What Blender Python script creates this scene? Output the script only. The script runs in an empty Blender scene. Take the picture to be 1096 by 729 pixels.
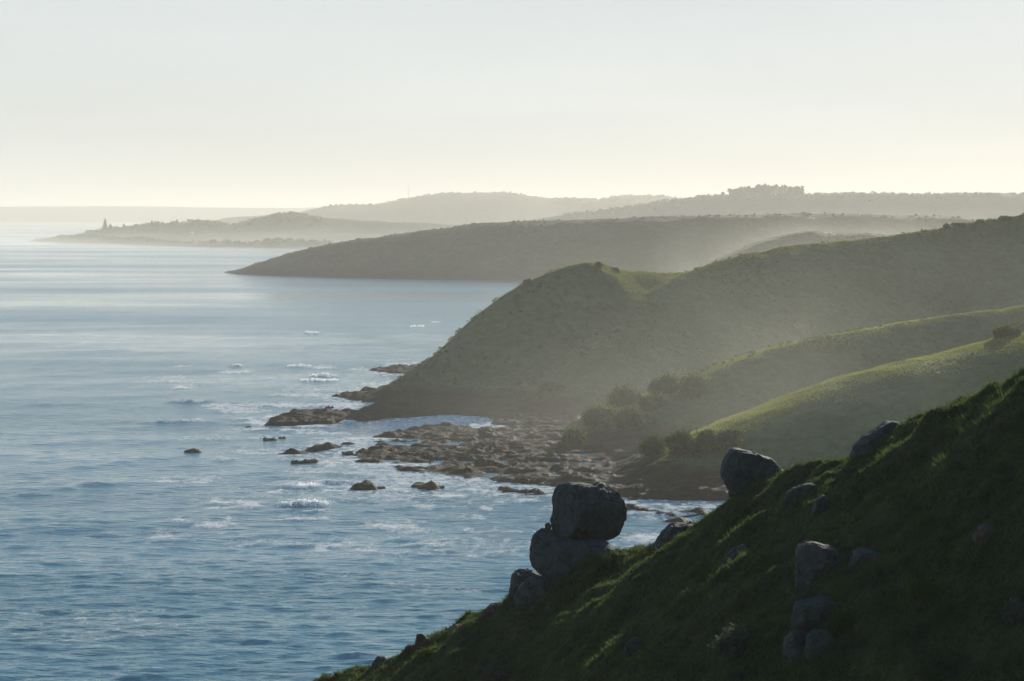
import bpy, bmesh, math, random
import numpy as np
from mathutils import Vector, Matrix

rng = np.random.default_rng(11)
random.seed(11)
S = bpy.context.scene
COL = S.collection
H, F, HY, CX = 60.0, 2131.0, 228.0, 548.0      # camera height, focal length in photo pixels, horizon row, centre column
SUN_AZ, SUN_EL = 23.0, 15.0                    # degrees to the right of the view, above the horizon


def P(px, py, d):
    return ((px - CX) * d / F, d, H - (py - HY) * d / F)


def sea_d(py):
    return H * F / (py - HY)


# ------------------------------------------------------------------ noise
def _hash(ix, iy, iz, seed):
    h = (ix.astype(np.int64) * 374761393 + iy.astype(np.int64) * 668265263 + iz.astype(np.int64) * 2147483647 + seed * 974634777)
    h = (h ^ (h >> 13)) * 1274126177
    h = h & 0x7fffffffffff
    h = (h ^ (h >> 16))
    return (h & 0xffff).astype(np.float32) / 65535.0


def vnoise(x, y, z=None, seed=0):
    x = np.asarray(x, np.float64); y = np.asarray(y, np.float64)
    x0 = np.floor(x); y0 = np.floor(y)
    fx = x - x0; fy = y - y0
    u = fx * fx * fx * (fx * (fx * 6 - 15) + 10); v = fy * fy * fy * (fy * (fy * 6 - 15) + 10)
    if z is None:
        zz = np.zeros_like(x0)
        a = _hash(x0, y0, zz, seed); b = _hash(x0 + 1, y0, zz, seed)
        c = _hash(x0, y0 + 1, zz, seed); d = _hash(x0 + 1, y0 + 1, zz, seed)
        return (a * (1 - u) + b * u) * (1 - v) + (c * (1 - u) + d * u) * v
    z = np.asarray(z, np.float64); z0 = np.floor(z); fz = z - z0
    w = fz * fz * fz * (fz * (fz * 6 - 15) + 10)
    r = []
    for dz in (0, 1):
        a = _hash(x0, y0, z0 + dz, seed); b = _hash(x0 + 1, y0, z0 + dz, seed)
        c = _hash(x0, y0 + 1, z0 + dz, seed); d = _hash(x0 + 1, y0 + 1, z0 + dz, seed)
        r.append((a * (1 - u) + b * u) * (1 - v) + (c * (1 - u) + d * u) * v)
    return r[0] * (1 - w) + r[1] * w


def fbm(x, y, z=None, octaves=4, seed=0, gain=0.5):
    t = 0; a = 1.0; n = 0
    for o in range(octaves):
        k = 2.03 ** o
        t = t + a * (vnoise(x * k + 17.3 * o, y * k - 9.1 * o, None if z is None else z * k + 3.7 * o, seed + o) - 0.5)
        n += a; a *= gain
    return t / n * 2.0            # about -1..1


def sstep(a, b, x):
    t = np.clip((x - a) / (b - a), 0, 1)
    return t * t * (3 - 2 * t)


# ------------------------------------------------------------------ meshes, objects
def mesh_np(name, verts, faces, smooth=True):
    """faces: int array (n, k)."""
    me = bpy.data.meshes.new(name)
    verts = np.asarray(verts, np.float32); faces = np.asarray(faces, np.int32)
    n, k = faces.shape
    me.vertices.add(len(verts)); me.vertices.foreach_set('co', verts.ravel())
    me.loops.add(n * k); me.loops.foreach_set('vertex_index', faces.ravel())
    me.polygons.add(n); me.polygons.foreach_set('loop_start', np.arange(0, n * k, k, dtype=np.int32))
    me.polygons.foreach_set('loop_total', np.full(n, k, np.int32))
    me.polygons.foreach_set('use_smooth', np.full(n, smooth, bool))
    me.update(calc_edges=True)
    return me


def link(name, me, material=None, parent=None, loc=None):
    o = bpy.data.objects.new(name, me); COL.objects.link(o)
    if material is not None:
        me.materials.clear(); me.materials.append(material)
    if loc is not None:
        o.location = loc
    if parent is not None:
        o.parent = parent
    return o


def tag(o, label=None, cat=None, group=None, kind=None):
    if label: o['label'] = label
    if cat: o['category'] = cat
    if group: o['group'] = group
    if kind: o['kind'] = kind
    return o


def empty(name, loc):
    o = bpy.data.objects.new(name, None); COL.objects.link(o); o.location = loc
    o.empty_display_size = 0.2
    return o


# ------------------------------------------------------------------ materials
class NT:
    def __init__(s, name, volume=False):
        s.m = bpy.data.materials.new(name); s.m.use_nodes = True
        s.t = s.m.node_tree; s.t.nodes.clear()
        s.out = s.n('ShaderNodeOutputMaterial')

    def n(s, t, **kw):
        nd = s.t.nodes.new(t)
        for k, v in kw.items():
            if k.startswith('i_'):
                nd.inputs[k[2:].replace('_', ' ')].default_value = v
            else:
                setattr(nd, k, v)
        return nd

    def l(s, a, b):
        s.t.links.new(a, b)

    def noise(s, vec, scale, detail=4, rough=0.55, lo=0.35, hi=0.65):
        nz = s.n('ShaderNodeTexNoise'); nz.inputs['Scale'].default_value = scale
        nz.inputs['Detail'].default_value = detail; nz.inputs['Roughness'].default_value = rough
        s.l(vec, nz.inputs['Vector'])
        mr = s.n('ShaderNodeMapRange'); mr.inputs['From Min'].default_value = lo; mr.inputs['From Max'].default_value = hi
        s.l(nz.outputs['Fac'], mr.inputs['Value'])
        return mr.outputs['Result']

    def mix(s, fac, a, b):
        m = s.n('ShaderNodeMix', data_type='RGBA')
        for sock, v in ((m.inputs['Factor'], fac), (m.inputs['A'], a), (m.inputs['B'], b)):
            pass
        socks = {'Factor': [i for i in m.inputs if i.name == 'Factor' and i.type == 'VALUE'][0],
                 'A': [i for i in m.inputs if i.name == 'A' and i.type == 'RGBA'][0],
                 'B': [i for i in m.inputs if i.name == 'B' and i.type == 'RGBA'][0]}
        for k, v in (('Factor', fac), ('A', a), ('B', b)):
            if isinstance(v, bpy.types.NodeSocket): s.l(v, socks[k])
            elif k == 'Factor': socks[k].default_value = v
            else: socks[k].default_value = (*v, 1)
        return [o for o in m.outputs if o.type == 'RGBA'][0]

    def math(s, op, a, b=None, clamp=False):
        m = s.n('ShaderNodeMath', operation=op); m.use_clamp = clamp
        for i, v in enumerate((a, b)):
            if v is None: continue
            if isinstance(v, bpy.types.NodeSocket): s.l(v, m.inputs[i])
            else: m.inputs[i].default_value = v
        return m.outputs[0]

    def ramp(s, v, a, b):
        mr = s.n('ShaderNodeMapRange'); mr.inputs['From Min'].default_value = a; mr.inputs['From Max'].default_value = b
        s.l(v, mr.inputs['Value'])
        return mr.outputs['Result']


def grass_ground(name, dark, mid, dry, sc, bump, rock=None, rock_z=(2.0, 7.0), sheen=True):
    t = NT(name)
    pos = t.n('ShaderNodeNewGeometry').outputs['Position']
    a = t.noise(pos, sc, 6, 0.62, 0.38, 0.64)
    b = t.noise(pos, sc * 5.3, 5, 0.65, 0.36, 0.66)
    c = t.noise(pos, sc * 0.22, 4, 0.6, 0.42, 0.66)
    col = t.mix(a, dark, mid)
    col = t.mix(t.math('MULTIPLY', c, 0.75), col, dry)
    col = t.mix(t.math('MULTIPLY', b, 0.55), col, tuple(v * 0.45 for v in dark))
    if rock:
        sep = t.n('ShaderNodeSeparateXYZ'); t.l(pos, sep.inputs[0])
        zz = t.math('ADD', sep.outputs['Z'], t.math('MULTIPLY', t.noise(pos, sc * 1.3, 5, 0.6, 0.3, 0.7), (rock_z[0] - rock_z[1]) * 0.8))
        f = t.ramp(zz, rock_z[1], rock_z[0])
        rc = t.mix(t.noise(pos, sc * 3, 5, 0.7), rock, tuple(v * 0.5 for v in rock))
        fine = t.noise(pos, 0.75, 7, 0.75, 0.36, 0.64)
        rc = t.mix(t.math('MULTIPLY', fine, 0.6), rc, tuple(v * 0.3 for v in rock))
        col = t.mix(f, col, rc)
    bs = t.n('ShaderNodeBsdfPrincipled'); bs.inputs['Roughness'].default_value = 0.9
    bs.inputs['Specular IOR Level'].default_value = 0.15
    if rock:                                        # the rock in the splash zone is wet
        wet = t.n('ShaderNodeMapRange'); wet.inputs['To Min'].default_value = 0.9; wet.inputs['To Max'].default_value = 0.60
        t.l(f, wet.inputs['Value']); t.l(wet.outputs[0], bs.inputs['Roughness'])
        t.l(t.math('ADD', 0.12, t.math('MULTIPLY', f, -0.098)), bs.inputs['Specular IOR Level'])
    t.l(col, bs.inputs['Base Color'])
    h = t.math('ADD', t.math('MULTIPLY', a, 0.6), t.math('MULTIPLY', b, 0.4))
    if rock: h = t.math('ADD', h, t.math('MULTIPLY', fine, t.math('MULTIPLY', f, 0.9)))
    bp = t.n('ShaderNodeBump'); bp.inputs['Strength'].default_value = 0.9; bp.inputs['Distance'].default_value = bump
    t.l(h, bp.inputs['Height']); t.l(bp.outputs[0], bs.inputs['Normal'])
    t.l(bs.outputs[0], t.out.inputs['Surface'])
    return t.m


def leaf_mat(name, c1, c2, sc, trans=0.45):
    t = NT(name)
    pos = t.n('ShaderNodeNewGeometry').outputs['Position']
    col = t.mix(t.noise(pos, sc, 4, 0.7, 0.35, 0.65), c1, c2)
    d = t.n('ShaderNodeBsdfDiffuse'); tr = t.n('ShaderNodeBsdfTranslucent'); mx = t.n('ShaderNodeMixShader')
    t.l(col, d.inputs['Color'])
    tc = t.mix(0.5, col, (c2[0] * 1.9, c2[1] * 1.85, c2[2] * 1.1)); t.l(tc, tr.inputs['Color'])
    mx.inputs[0].default_value = trans
    t.l(d.outputs[0], mx.inputs[1]); t.l(tr.outputs[0], mx.inputs[2]); t.l(mx.outputs[0], t.out.inputs['Surface'])
    return t.m


def rock_mat(name, a, b, lichen=None, sc=1.0, lich=(0.58, 0.66), rough=0.85, bump=0.05):
    t = NT(name)
    pos = t.n('ShaderNodeTexCoord').outputs['Object']
    n1 = t.noise(pos, 1.1 * sc, 7, 0.65, 0.36, 0.66); n2 = t.noise(pos, 6.5 * sc, 6, 0.7, 0.38, 0.64)
    col = t.mix(n1, a, b)
    col = t.mix(t.math('MULTIPLY', n2, 0.5), col, tuple(v * 0.45 for v in a))
    # pale lichen speckle and dark crack lines
    n3 = t.noise(pos, 17 * sc, 3, 0.6, 0.60, 0.68)
    col = t.mix(t.math('MULTIPLY', n3, 0.35), col, tuple(min(1, v * 1.7) for v in b))
    vo = t.n('ShaderNodeTexVoronoi', feature='DISTANCE_TO_EDGE'); vo.inputs['Scale'].default_value = 0.75 * sc
    wob = t.n('ShaderNodeTexNoise'); wob.inputs['Scale'].default_value = 2.2 * sc; wob.inputs['Detail'].default_value = 5
    t.l(pos, wob.inputs['Vector'])
    va = t.n('ShaderNodeVectorMath', operation='MULTIPLY_ADD'); va.inputs[1].default_value = (0.8, 0.8, 0.8)
    t.l(wob.outputs['Color'], va.inputs[0]); t.l(pos, va.inputs[2]); t.l(va.outputs[0], vo.inputs['Vector'])
    crack = t.ramp(vo.outputs['Distance'], 0.03, 0.0)
    col = t.mix(t.math('MULTIPLY', crack, 0.6), col, tuple(v * 0.3 for v in a))
    if lichen:
        n4 = t.noise(pos, 1.4 * sc, 6, 0.7, *lich)
        col = t.mix(t.math('MULTIPLY', n4, 0.8), col, lichen)
    bs = t.n('ShaderNodeBsdfPrincipled'); bs.inputs['Roughness'].default_value = rough
    bs.inputs['Specular IOR Level'].default_value = 0.3
    t.l(col, bs.inputs['Base Color'])
    h = t.math('SUBTRACT', t.math('ADD', n1, t.math('MULTIPLY', n2, 0.6)), t.math('MULTIPLY', crack, 0.9))
    bp = t.n('ShaderNodeBump'); bp.inputs['Strength'].default_value = 0.9; bp.inputs['Distance'].default_value = bump / sc
    t.l(h, bp.inputs['Height']); t.l(bp.outputs[0], bs.inputs['Normal'])
    t.l(bs.outputs[0], t.out.inputs['Surface'])
    return t.m


def flat_mat(name, c, rough=0.8, metal=0.0):
    t = NT(name)
    pos = t.n('ShaderNodeTexCoord').outputs['Object']
    col = t.mix(t.noise(pos, 1.5, 5, 0.6), c, tuple(v * 0.8 for v in c))
    bs = t.n('ShaderNodeBsdfPrincipled'); bs.inputs['Roughness'].default_value = rough; bs.inputs['Metallic'].default_value = metal
    t.l(col, bs.inputs['Base Color']); t.l(bs.outputs[0], t.out.inputs['Surface'])
    return t.m


def sea_mat():
    t = NT('sea_water')
    pos = t.n('ShaderNodeNewGeometry').outputs['Position']
    mp = t.n('ShaderNodeMapping'); mp.inputs['Rotation'].default_value = (0, 0, math.radians(14)); mp.inputs['Scale'].default_value = (0.28, 1.0, 1.0)
    t.l(pos, mp.inputs['Vector'])
    w1 = t.noise(mp.outputs[0], 0.60, 4, 0.6, 0.22, 0.78)
    w2 = t.noise(mp.outputs[0], 0.10, 4, 0.6, 0.3, 0.7)
    slick_map = t.n('ShaderNodeMapping'); slick_map.inputs['Scale'].default_value = (0.32, 1.0, 1.0); t.l(pos, slick_map.inputs['Vector'])
    slick = t.noise(slick_map.outputs[0], 0.006, 5, 0.55, 0.36, 0.68)
    at = t.n('ShaderNodeAttribute', attribute_name='foam'); at.attribute_type = 'GEOMETRY'
    fmap = t.n('ShaderNodeMapping'); fmap.inputs['Scale'].default_value = (0.7, 0.55, 1.0); t.l(pos, fmap.inputs['Vector'])
    fn = t.noise(fmap.outputs[0], 0.55, 9, 0.78, 0.28, 0.72)
    fsum = t.math('ADD', at.outputs['Fac'], t.math('MULTIPLY', t.math('SUBTRACT', fn, 0.5), 1.6))
    foam = t.math('MULTIPLY', t.ramp(fsum, 0.45, 0.95), t.ramp(at.outputs['Fac'], 0.0, 0.12), True)
    bs = t.n('ShaderNodeBsdfPrincipled'); bs.inputs['IOR'].default_value = 1.38
    deep = t.mix(w2, (0.085, 0.220, 0.265), (0.105, 0.255, 0.300))
    deep = t.mix(t.math('MULTIPLY', at.outputs['Fac'], 0.6, True), deep, (0.05, 0.14, 0.15))
    t.l(deep, bs.inputs['Base Color'])
    rg = t.n('ShaderNodeMapRange'); rg.inputs['To Min'].default_value = 0.07; rg.inputs['To Max'].default_value = 0.24
    t.l(slick, rg.inputs['Value']); t.l(rg.outputs[0], bs.inputs['Roughness'])
    bp = t.n('ShaderNodeBump'); bp.inputs['Distance'].default_value = 0.9
    sg = t.n('ShaderNodeMapRange'); sg.inputs['To Min'].default_value = 0.18; sg.inputs['To Max'].default_value = 0.70
    t.l(slick, sg.inputs['Value']); t.l(sg.outputs[0], bp.inputs['Strength'])
    t.l(t.math('ADD', t.math('POWER', w1, 1.7), t.math('MULTIPLY', w2, 0.5)), bp.inputs['Height']); t.l(bp.outputs[0], bs.inputs['Normal'])
    fd = t.n('ShaderNodeBsdfDiffuse'); fd.inputs['Color'].default_value = (0.80, 0.82, 0.82, 1)
    fb = t.n('ShaderNodeBump'); fb.inputs['Distance'].default_value = 0.8; fb.inputs['Strength'].default_value = 0.8
    t.l(fn, fb.inputs['Height']); t.l(fb.outputs[0], fd.inputs['Normal'])
    mx = t.n('ShaderNodeMixShader'); t.l(foam, mx.inputs[0]); t.l(bs.outputs[0], mx.inputs[1]); t.l(fd.outputs[0], mx.inputs[2])
    t.l(mx.outputs[0], t.out.inputs['Surface'])
    return t.m


M = {}
M['grass_near'] = grass_ground('near_turf', (0.022, 0.036, 0.014), (0.045, 0.062, 0.020), (0.07, 0.065, 0.028), 0.9, 0.25)
M['grass_mid'] = grass_ground('headland_turf', (0.038, 0.078, 0.025), (0.068, 0.116, 0.038), (0.110, 0.130, 0.055), 0.07, 1.2, rock=(0.019, 0.019, 0.018), rock_z=(1.2, 3.8))
M['grass_far'] = grass_ground('distant_turf', (0.030, 0.045, 0.018), (0.060, 0.075, 0.028), (0.12, 0.11, 0.05), 0.03, 3.0, rock=(0.045, 0.040, 0.034), rock_z=(3, 8))
M['dune'] = grass_ground('dune_scrub', (0.035, 0.048, 0.022), (0.08, 0.10, 0.035), (0.13, 0.15, 0.05), 0.012, 3.0, rock=(0.32, 0.27, 0.20), rock_z=(2, 5))
M['blade'] = leaf_mat('grass_blades', (0.018, 0.036, 0.024), (0.062, 0.086, 0.036), 0.9, 0.5)
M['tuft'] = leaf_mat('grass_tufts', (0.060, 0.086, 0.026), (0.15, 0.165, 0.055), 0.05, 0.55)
M['leaf'] = leaf_mat('bush_leaves', (0.022, 0.040, 0.014), (0.055, 0.085, 0.024), 0.5, 0.45)
M['leaf_grey'] = leaf_mat('grey_leaves', (0.030, 0.042, 0.034), (0.065, 0.080, 0.064), 3.0, 0.3)
M['needle'] = leaf_mat('pine_needles', (0.018, 0.030, 0.014), (0.035, 0.050, 0.020), 0.2, 0.2)
M['bark'] = flat_mat('bark', (0.07, 0.055, 0.04))
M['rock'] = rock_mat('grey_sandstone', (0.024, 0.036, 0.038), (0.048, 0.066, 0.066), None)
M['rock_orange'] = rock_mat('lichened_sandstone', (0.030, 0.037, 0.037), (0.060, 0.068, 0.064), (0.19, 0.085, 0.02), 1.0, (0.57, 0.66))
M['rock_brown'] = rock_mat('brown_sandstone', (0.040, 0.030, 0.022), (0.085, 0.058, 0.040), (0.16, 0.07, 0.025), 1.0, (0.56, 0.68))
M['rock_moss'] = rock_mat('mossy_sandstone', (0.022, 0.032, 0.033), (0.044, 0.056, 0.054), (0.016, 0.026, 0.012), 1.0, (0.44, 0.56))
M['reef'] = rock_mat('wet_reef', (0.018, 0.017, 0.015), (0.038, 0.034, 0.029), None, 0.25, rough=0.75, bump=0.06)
M['wall'] = flat_mat('house_render', (0.78, 0.76, 0.72))
M['grey_wall'] = flat_mat('grey_render', (0.42, 0.40, 0.37))
M['hut'] = flat_mat('weathered_hut', (0.13, 0.12, 0.10))
M['roof'] = flat_mat('roof_sheet', (0.20, 0.15, 0.13), 0.6)
M['steel'] = flat_mat('galvanised_steel', (0.35, 0.35, 0.36), 0.5, 0.8)
M['glass'] = flat_mat('window_glass', (0.03, 0.04, 0.05), 0.1)
M['sea'] = sea_mat()


# ------------------------------------------------------------------ terrain from ridge lines
def drop_fn(m0, w, m1, k, w2=None, m2=None):
    sp = lambda s: k * np.logaddexp(0, (s - w) / k)
    c0 = sp(0.0)
    if w2 is None:
        return lambda s: m0 * s + (m1 - m0) * (sp(s) - c0)
    k2 = 5.0
    sp2 = lambda s: k2 * np.logaddexp(0, (s - w2) / k2)
    return lambda s: m0 * s + (m1 - m0) * (sp(s) - c0) + (m2 - m1) * sp2(s)


class Ridge:
    def __init__(self, pts, front, back, n=110, world=False):
        q = np.array([p if world else P(*p) for p in pts], np.float64)
        seg = np.r_[0, np.cumsum(np.linalg.norm(np.diff(q[:, :2], axis=0), axis=1))]
        tt = np.linspace(0, seg[-1], n)
        # Catmull-Rom like smooth interpolation through monotone resampling
        fine = np.stack([np.interp(tt, seg, q[:, k]) for k in range(3)], 1)
        ker = np.array([1, 2, 3, 2, 1.]) / 9
        pad = np.pad(fine, ((2, 2), (0, 0)), 'edge')
        sm = np.stack([np.convolve(pad[:, k], ker, 'valid') for k in range(3)], 1)
        sm[0] = fine[0]; sm[-1] = fine[-1]
        self.p = sm
        t = np.gradient(sm[:, :2], axis=0); t /= np.linalg.norm(t, axis=1)[:, None] + 1e-9
        nrm = np.stack([t[:, 1], -t[:, 0]], 1)
        nrm[nrm[:, 1] > 0] *= -1 if False else 1
        sgn = np.where((nrm @ np.array([0, -1.0])) < 0, -1, 1)
        # keep one side all along the line: the majority's
        sgn[:] = 1 if sgn.sum() >= 0 else -1
        self.n = nrm * sgn[:, None]
        self.front = drop_fn(*front); self.back = drop_fn(*back)

    def height(self, X, Y):
        h = np.full(X.shape, -60.0, np.float32)
        for (x, y, z), (nx, ny) in zip(self.p, self.n):
            dx = X - x; dy = Y - y
            s = np.sqrt(dx * dx + dy * dy)
            c = (dx * nx + dy * ny) / (s + 1e-3)
            w = sstep(-0.55, 0.55, c)
            np.maximum(h, z - (w * self.front(s) + (1 - w) * self.back(s)), out=h)
        return h


def smax(hs, k):
    m = np.maximum.reduce(hs)
    return m + k * np.log(sum(np.exp(np.clip((h - m) / k, -40, 0)) for h in hs))


def grid_xy(x0, x1, y0, y1, s):
    xs = np.arange(x0, x1 + s * 0.5, s, dtype=np.float32); ys = np.arange(y0, y1 + s * 0.5, s, dtype=np.float32)
    return np.meshgrid(xs, ys)


def sheet(name, X, Y, Z, cut=-3.0, smooth=True):
    ny, nx = X.shape
    idx = np.arange(nx * ny).reshape(ny, nx)
    f = np.stack([idx[:-1, :-1], idx[:-1, 1:], idx[1:, 1:], idx[1:, :-1]], -1).reshape(-1, 4)
    zf = Z.ravel()[f].max(1)
    f = f[zf > cut]
    used = np.zeros(nx * ny, bool); used[f.ravel()] = True
    remap = np.cumsum(used) - 1
    v = np.stack([X.ravel(), Y.ravel(), Z.ravel()], 1)[used]
    return mesh_np(name, v, remap[f], smooth)


class Field:
    def __init__(s, X, Y, Z):
        s.x0 = X[0, 0]; s.y0 = Y[0, 0]; s.s = X[0, 1] - X[0, 0]; s.Z = Z; s.ny, s.nx = Z.shape

    def __call__(s, x, y):
        u = np.clip((np.asarray(x) - s.x0) / s.s, 0, s.nx - 1.001); v = np.clip((np.asarray(y) - s.y0) / s.s, 0, s.ny - 1.001)
        i = u.astype(int); j = v.astype(int); fu = u - i; fv = v - j
        Z = s.Z
        return (Z[j, i] * (1 - fu) + Z[j, i + 1] * fu) * (1 - fv) + (Z[j + 1, i] * (1 - fu) + Z[j + 1, i + 1] * fu) * fv


# ---- foreground hillside
A_R = Ridge([(-900, 1900, 150), (-300, 1330, 118), (100, 930, 104), (250, 805, 99), (340, 737, 96), (380, 723, 94.5), (430, 706, 93), (480, 685, 91.5), (520, 664, 90), (560, 644, 89),
             (600, 628, 88), (640, 616, 87), (652, 597, 86.9), (662, 581, 87.0), (671, 579, 87.0), (681, 588, 86.5), (692, 592, 86), (720, 580, 85), (760, 566, 84), (800, 553, 82), (826, 534, 80.8), (840, 516, 80.2), (850, 510, 80), (858, 511, 79.5), (870, 511, 79), (880, 501, 78.5), (905, 494, 77.5), (960, 472, 75.5), (1000, 454, 74), (1030, 441, 73), (1060, 428, 72), (1096, 411, 70.5),
             (1150, 384, 69), (1250, 330, 67), (1400, 262, 64)],
            (0.10, 1.1, 0.70, 0.3), (0.08, 1.2, 0.60, 0.6), 420)
XA, YA = grid_xy(-19, 34, 46, 112, 0.11)
ZA = A_R.height(XA, YA)
ZA = ZA + 0.42 * fbm(XA * 0.30, YA * 0.30, octaves=3, seed=3) + 0.36 * fbm(XA * 1.0, YA * 1.0, octaves=4, seed=8, gain=0.65) + 0.30 * (np.abs(fbm(XA * 0.5 + 3, YA * 0.5, octaves=2, seed=12)) - 0.25) \
    + 0.30 * np.maximum(0, fbm(XA * 0.55 + ZA * 0.3, YA * 0.55, octaves=2, seed=5))
FA = Field(XA, YA, ZA)
tag(link('foreground_hillside', sheet('foreground_hillside', XA, YA, ZA, -999), M['grass_near']), kind='structure')


def hit_A(px, py):
    d = np.arange(50, 110, 0.05)
    x = (px - CX) * d / F; z = H - (py - HY) * d / F
    h = FA(x, d)
    k = np.nonzero(z <= h)[0]
    return d[k[0]] if len(k) else None


# ---- headland, spurs and reef of the middle distance
B0 = Ridge([(392, 431, 632), (430, 411, 645), (480, 377, 660), (520, 352, 668), (553, 321, 675), (565, 304, 678), (590, 293, 682), (610, 285, 686), (630, 281.5, 690),
            (645, 283, 697), (660, 287.5, 702), (700, 290.5, 713), (735, 291, 726), (790, 296, 745)],
           (0.14, 5, 0.95, 3.5, 36, 0.36), (0.10, 7, 0.95, 4), 240)
B1 = Ridge([(1700, 150, 900), (1400, 190, 850), (1250, 211, 825), (1096, 231, 800), (1050, 238, 795), (1000, 246, 787), (950, 252, 778), (900, 257, 765), (850, 262, 752), (800, 272, 735),
            (760, 282, 720), (735, 290, 708), (700, 311, 690), (680, 331, 672), (650, 367, 645), (625, 405, 622), (605, 432, 606)],
           (0.16, 7, 0.66, 5), (0.10, 4, 0.72, 4), 320)
B2 = Ridge([(1600, 250, 660), (1300, 298, 625), (1096, 328, 600), (1000, 340, 590), (950, 349, 582), (900, 357, 574), (850, 368, 564), (820, 381, 556), (790, 399, 547), (755, 420, 538), (720, 441, 529), (680, 464, 519), (640, 480, 508)],
           (0.13, 6, 0.60, 4), (0.05, 7, 0.42, 5), 240)
B3 = Ridge([(1600, 270, 560), (1300, 325, 525), (1096, 361, 500), (1050, 371, 496), (1000, 383, 490), (950, 397, 485), (912, 410, 480), (870, 428, 474), (840, 441, 470), (800, 458, 465), (770, 474, 461), (745, 492, 457)],
           (0.085, 22, 0.60, 5), (0.05, 10, 0.45, 5), 240)
XB, YB = grid_xy(-95, 310, 352, 960, 0.9)
hb = [r.height(XB, YB) for r in (B0, B1, B2, B3)]
ZB = smax(hb, 1.2)
land = ZB.copy()
gully = fbm(XB * 0.022 + 0.35 * fbm(XB * 0.05, YB * 0.05, seed=71), YB * 0.008, octaves=3, seed=21)
steep = sstep(2, 14, ZB)
ZB = ZB + steep * (1.6 * gully + 0.6 * fbm(XB * 0.05, YB * 0.05, octaves=3, seed=31) + 0.16 * fbm(XB * 0.25, YB * 0.25, octaves=3, seed=41, gain=0.6))

# reef outlines, photo pixels at sea level -> plan
SHELF = [
    [(280, 455), (296, 448), (316, 442.5), (330, 440), (352, 443), (372, 441), (396, 436), (410, 428), (470, 424), (640, 424), (640, 446), (560, 447), (520, 446), (470, 443), (440, 446), (410, 449), (370, 453), (330, 456), (300, 457)],
    [(346, 425), (372, 421), (392, 416), (430, 410), (470, 404), (470, 426), (420, 428), (380, 428)],
    [(392, 396), (430, 392), (470, 391), (490, 396), (470, 404), (440, 400), (410, 399)],
    [(294, 485), (320, 482), (352, 479), (376, 474), (396, 466), (430, 458), (455, 455.5), (480, 455), (500, 458), (535, 457), (560, 456), (600, 455), (640, 460), (700, 470), (760, 490), (830, 515), (860, 545),
     (820, 546), (770, 541), (730, 536), (680, 535), (650, 529), (610, 523), (575, 520), (540, 515), (505, 512), (480, 508), (456, 504), (436, 498), (420, 494), (404, 492.5), (384, 494), (372, 489), (366, 486), (398, 481), (380, 480), (346, 483.5), (312, 486.5)],
    [(520, 447), (560, 444), (640, 438), (690, 455), (640, 464), (560, 461), (528, 454)],
    [(362, 491), (400, 494), (424, 496), (446, 503), (470, 507), (468, 511), (436, 507), (412, 500), (384, 495)],
    [(372, 524), (386, 520.5), (402, 519.5), (412, 521), (400, 524), (384, 526)],
    [(436, 518), (452, 516), (478, 519), (476, 522.5), (452, 522)],
    [(534, 521), (548, 519), (556, 524), (580, 530), (600, 532), (590, 534), (560, 529), (540, 525)],
    [(660, 546), (690, 541), (740, 545), (790, 552), (760, 556), (700, 551)],
    [(312, 494.5), (326, 491.5), (344, 493.5), (342, 496.5), (322, 497.5)],
    [(690, 556), (716, 555), (745, 558), (720, 559.5)],
]


def inside(poly, X, Y):
    c = np.zeros(X.shape, bool)
    n = len(poly)
    for i in range(n):
        x1, y1 = poly[i]; x2, y2 = poly[(i + 1) % n]
        if y1 == y2: continue
        t = ((y1 > Y) != (y2 > Y)) & (X < (x2 - x1) * (Y - y1) / (y2 - y1) + x1)
        c ^= t
    return c


def blur(a, r):
    for ax in (0, 1):
        for _ in range(2):
            pad = [(0, 0), (0, 0)]; pad[ax] = (r + 1, r)
            c = np.cumsum(np.pad(a, pad, 'edge'), axis=ax)
            a = (np.take(c, range(2 * r + 1, c.shape[ax]), ax) - np.take(c, range(0, c.shape[ax] - 2 * r - 1), ax)) / (2 * r + 1)
    return a


wx = XB + 3.0 * fbm(XB * 0.13, YB * 0.10, octaves=3, seed=51); wy = YB + 5.0 * fbm(XB * 0.12 + 9, YB * 0.09, octaves=3, seed=52)
mask = np.zeros(XB.shape, bool)
for poly in SHELF:
    mask |= inside([P(px, py, sea_d(py))[:2] for px, py in poly], wx, wy)
mk = blur(mask.astype(np.float32), 1)
strata = fbm(XB * 0.024, YB * 0.13 + XB * 0.012, octaves=5, seed=61, gain=0.6)
knob = np.maximum(0, fbm(XB * 0.16, YB * 0.16, octaves=3, seed=63, gain=0.65))
jag = 1 - np.abs(fbm(XB * 0.075, YB * 0.34 + XB * 0.05, octaves=4, seed=69, gain=0.65)) * 3.2
reef = -1.6 + mk * (1.85 + 0.6 * np.clip(jag, -0.4, 1) + 1.05 * strata + 1.5 * knob * sstep(-0.3, 0.5, strata) + 0.7 * fbm(XB * 0.4, YB * 0.4, octaves=2, seed=67))
front_band = blur(mask.astype(np.float32), 5)
headrock = inside([P(px, py, sea_d(py))[:2] for px, py in SHELF[0]], wx, wy)
hq = reef / 0.55; reef = np.where(reef > 0.0, 0.35 * reef + 0.65 * 0.55 * (np.floor(hq) + sstep(0.55, 0.95, hq - np.floor(hq))), reef)
reef += 1.3 * blur(headrock.astype(np.float32), 3) * (0.6 + fbm(XB * 0.09, YB * 0.09, octaves=3, seed=65))
ZB = ZB + (1 - sstep(3.0, 7.0, ZB)) * sstep(-1, 0.5, ZB) * (0.7 * np.clip(jag, -0.5, 1) + 0.6 * strata)
ZB = np.maximum(ZB, reef)
ZB = np.maximum(ZB, -3.5)
FB = Field(XB, YB, ZB)
hm = sheet('headland', XB, YB, ZB, -1.4)
hl = link('headland', hm, M['grass_mid']); tag(hl, kind='structure')

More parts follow.
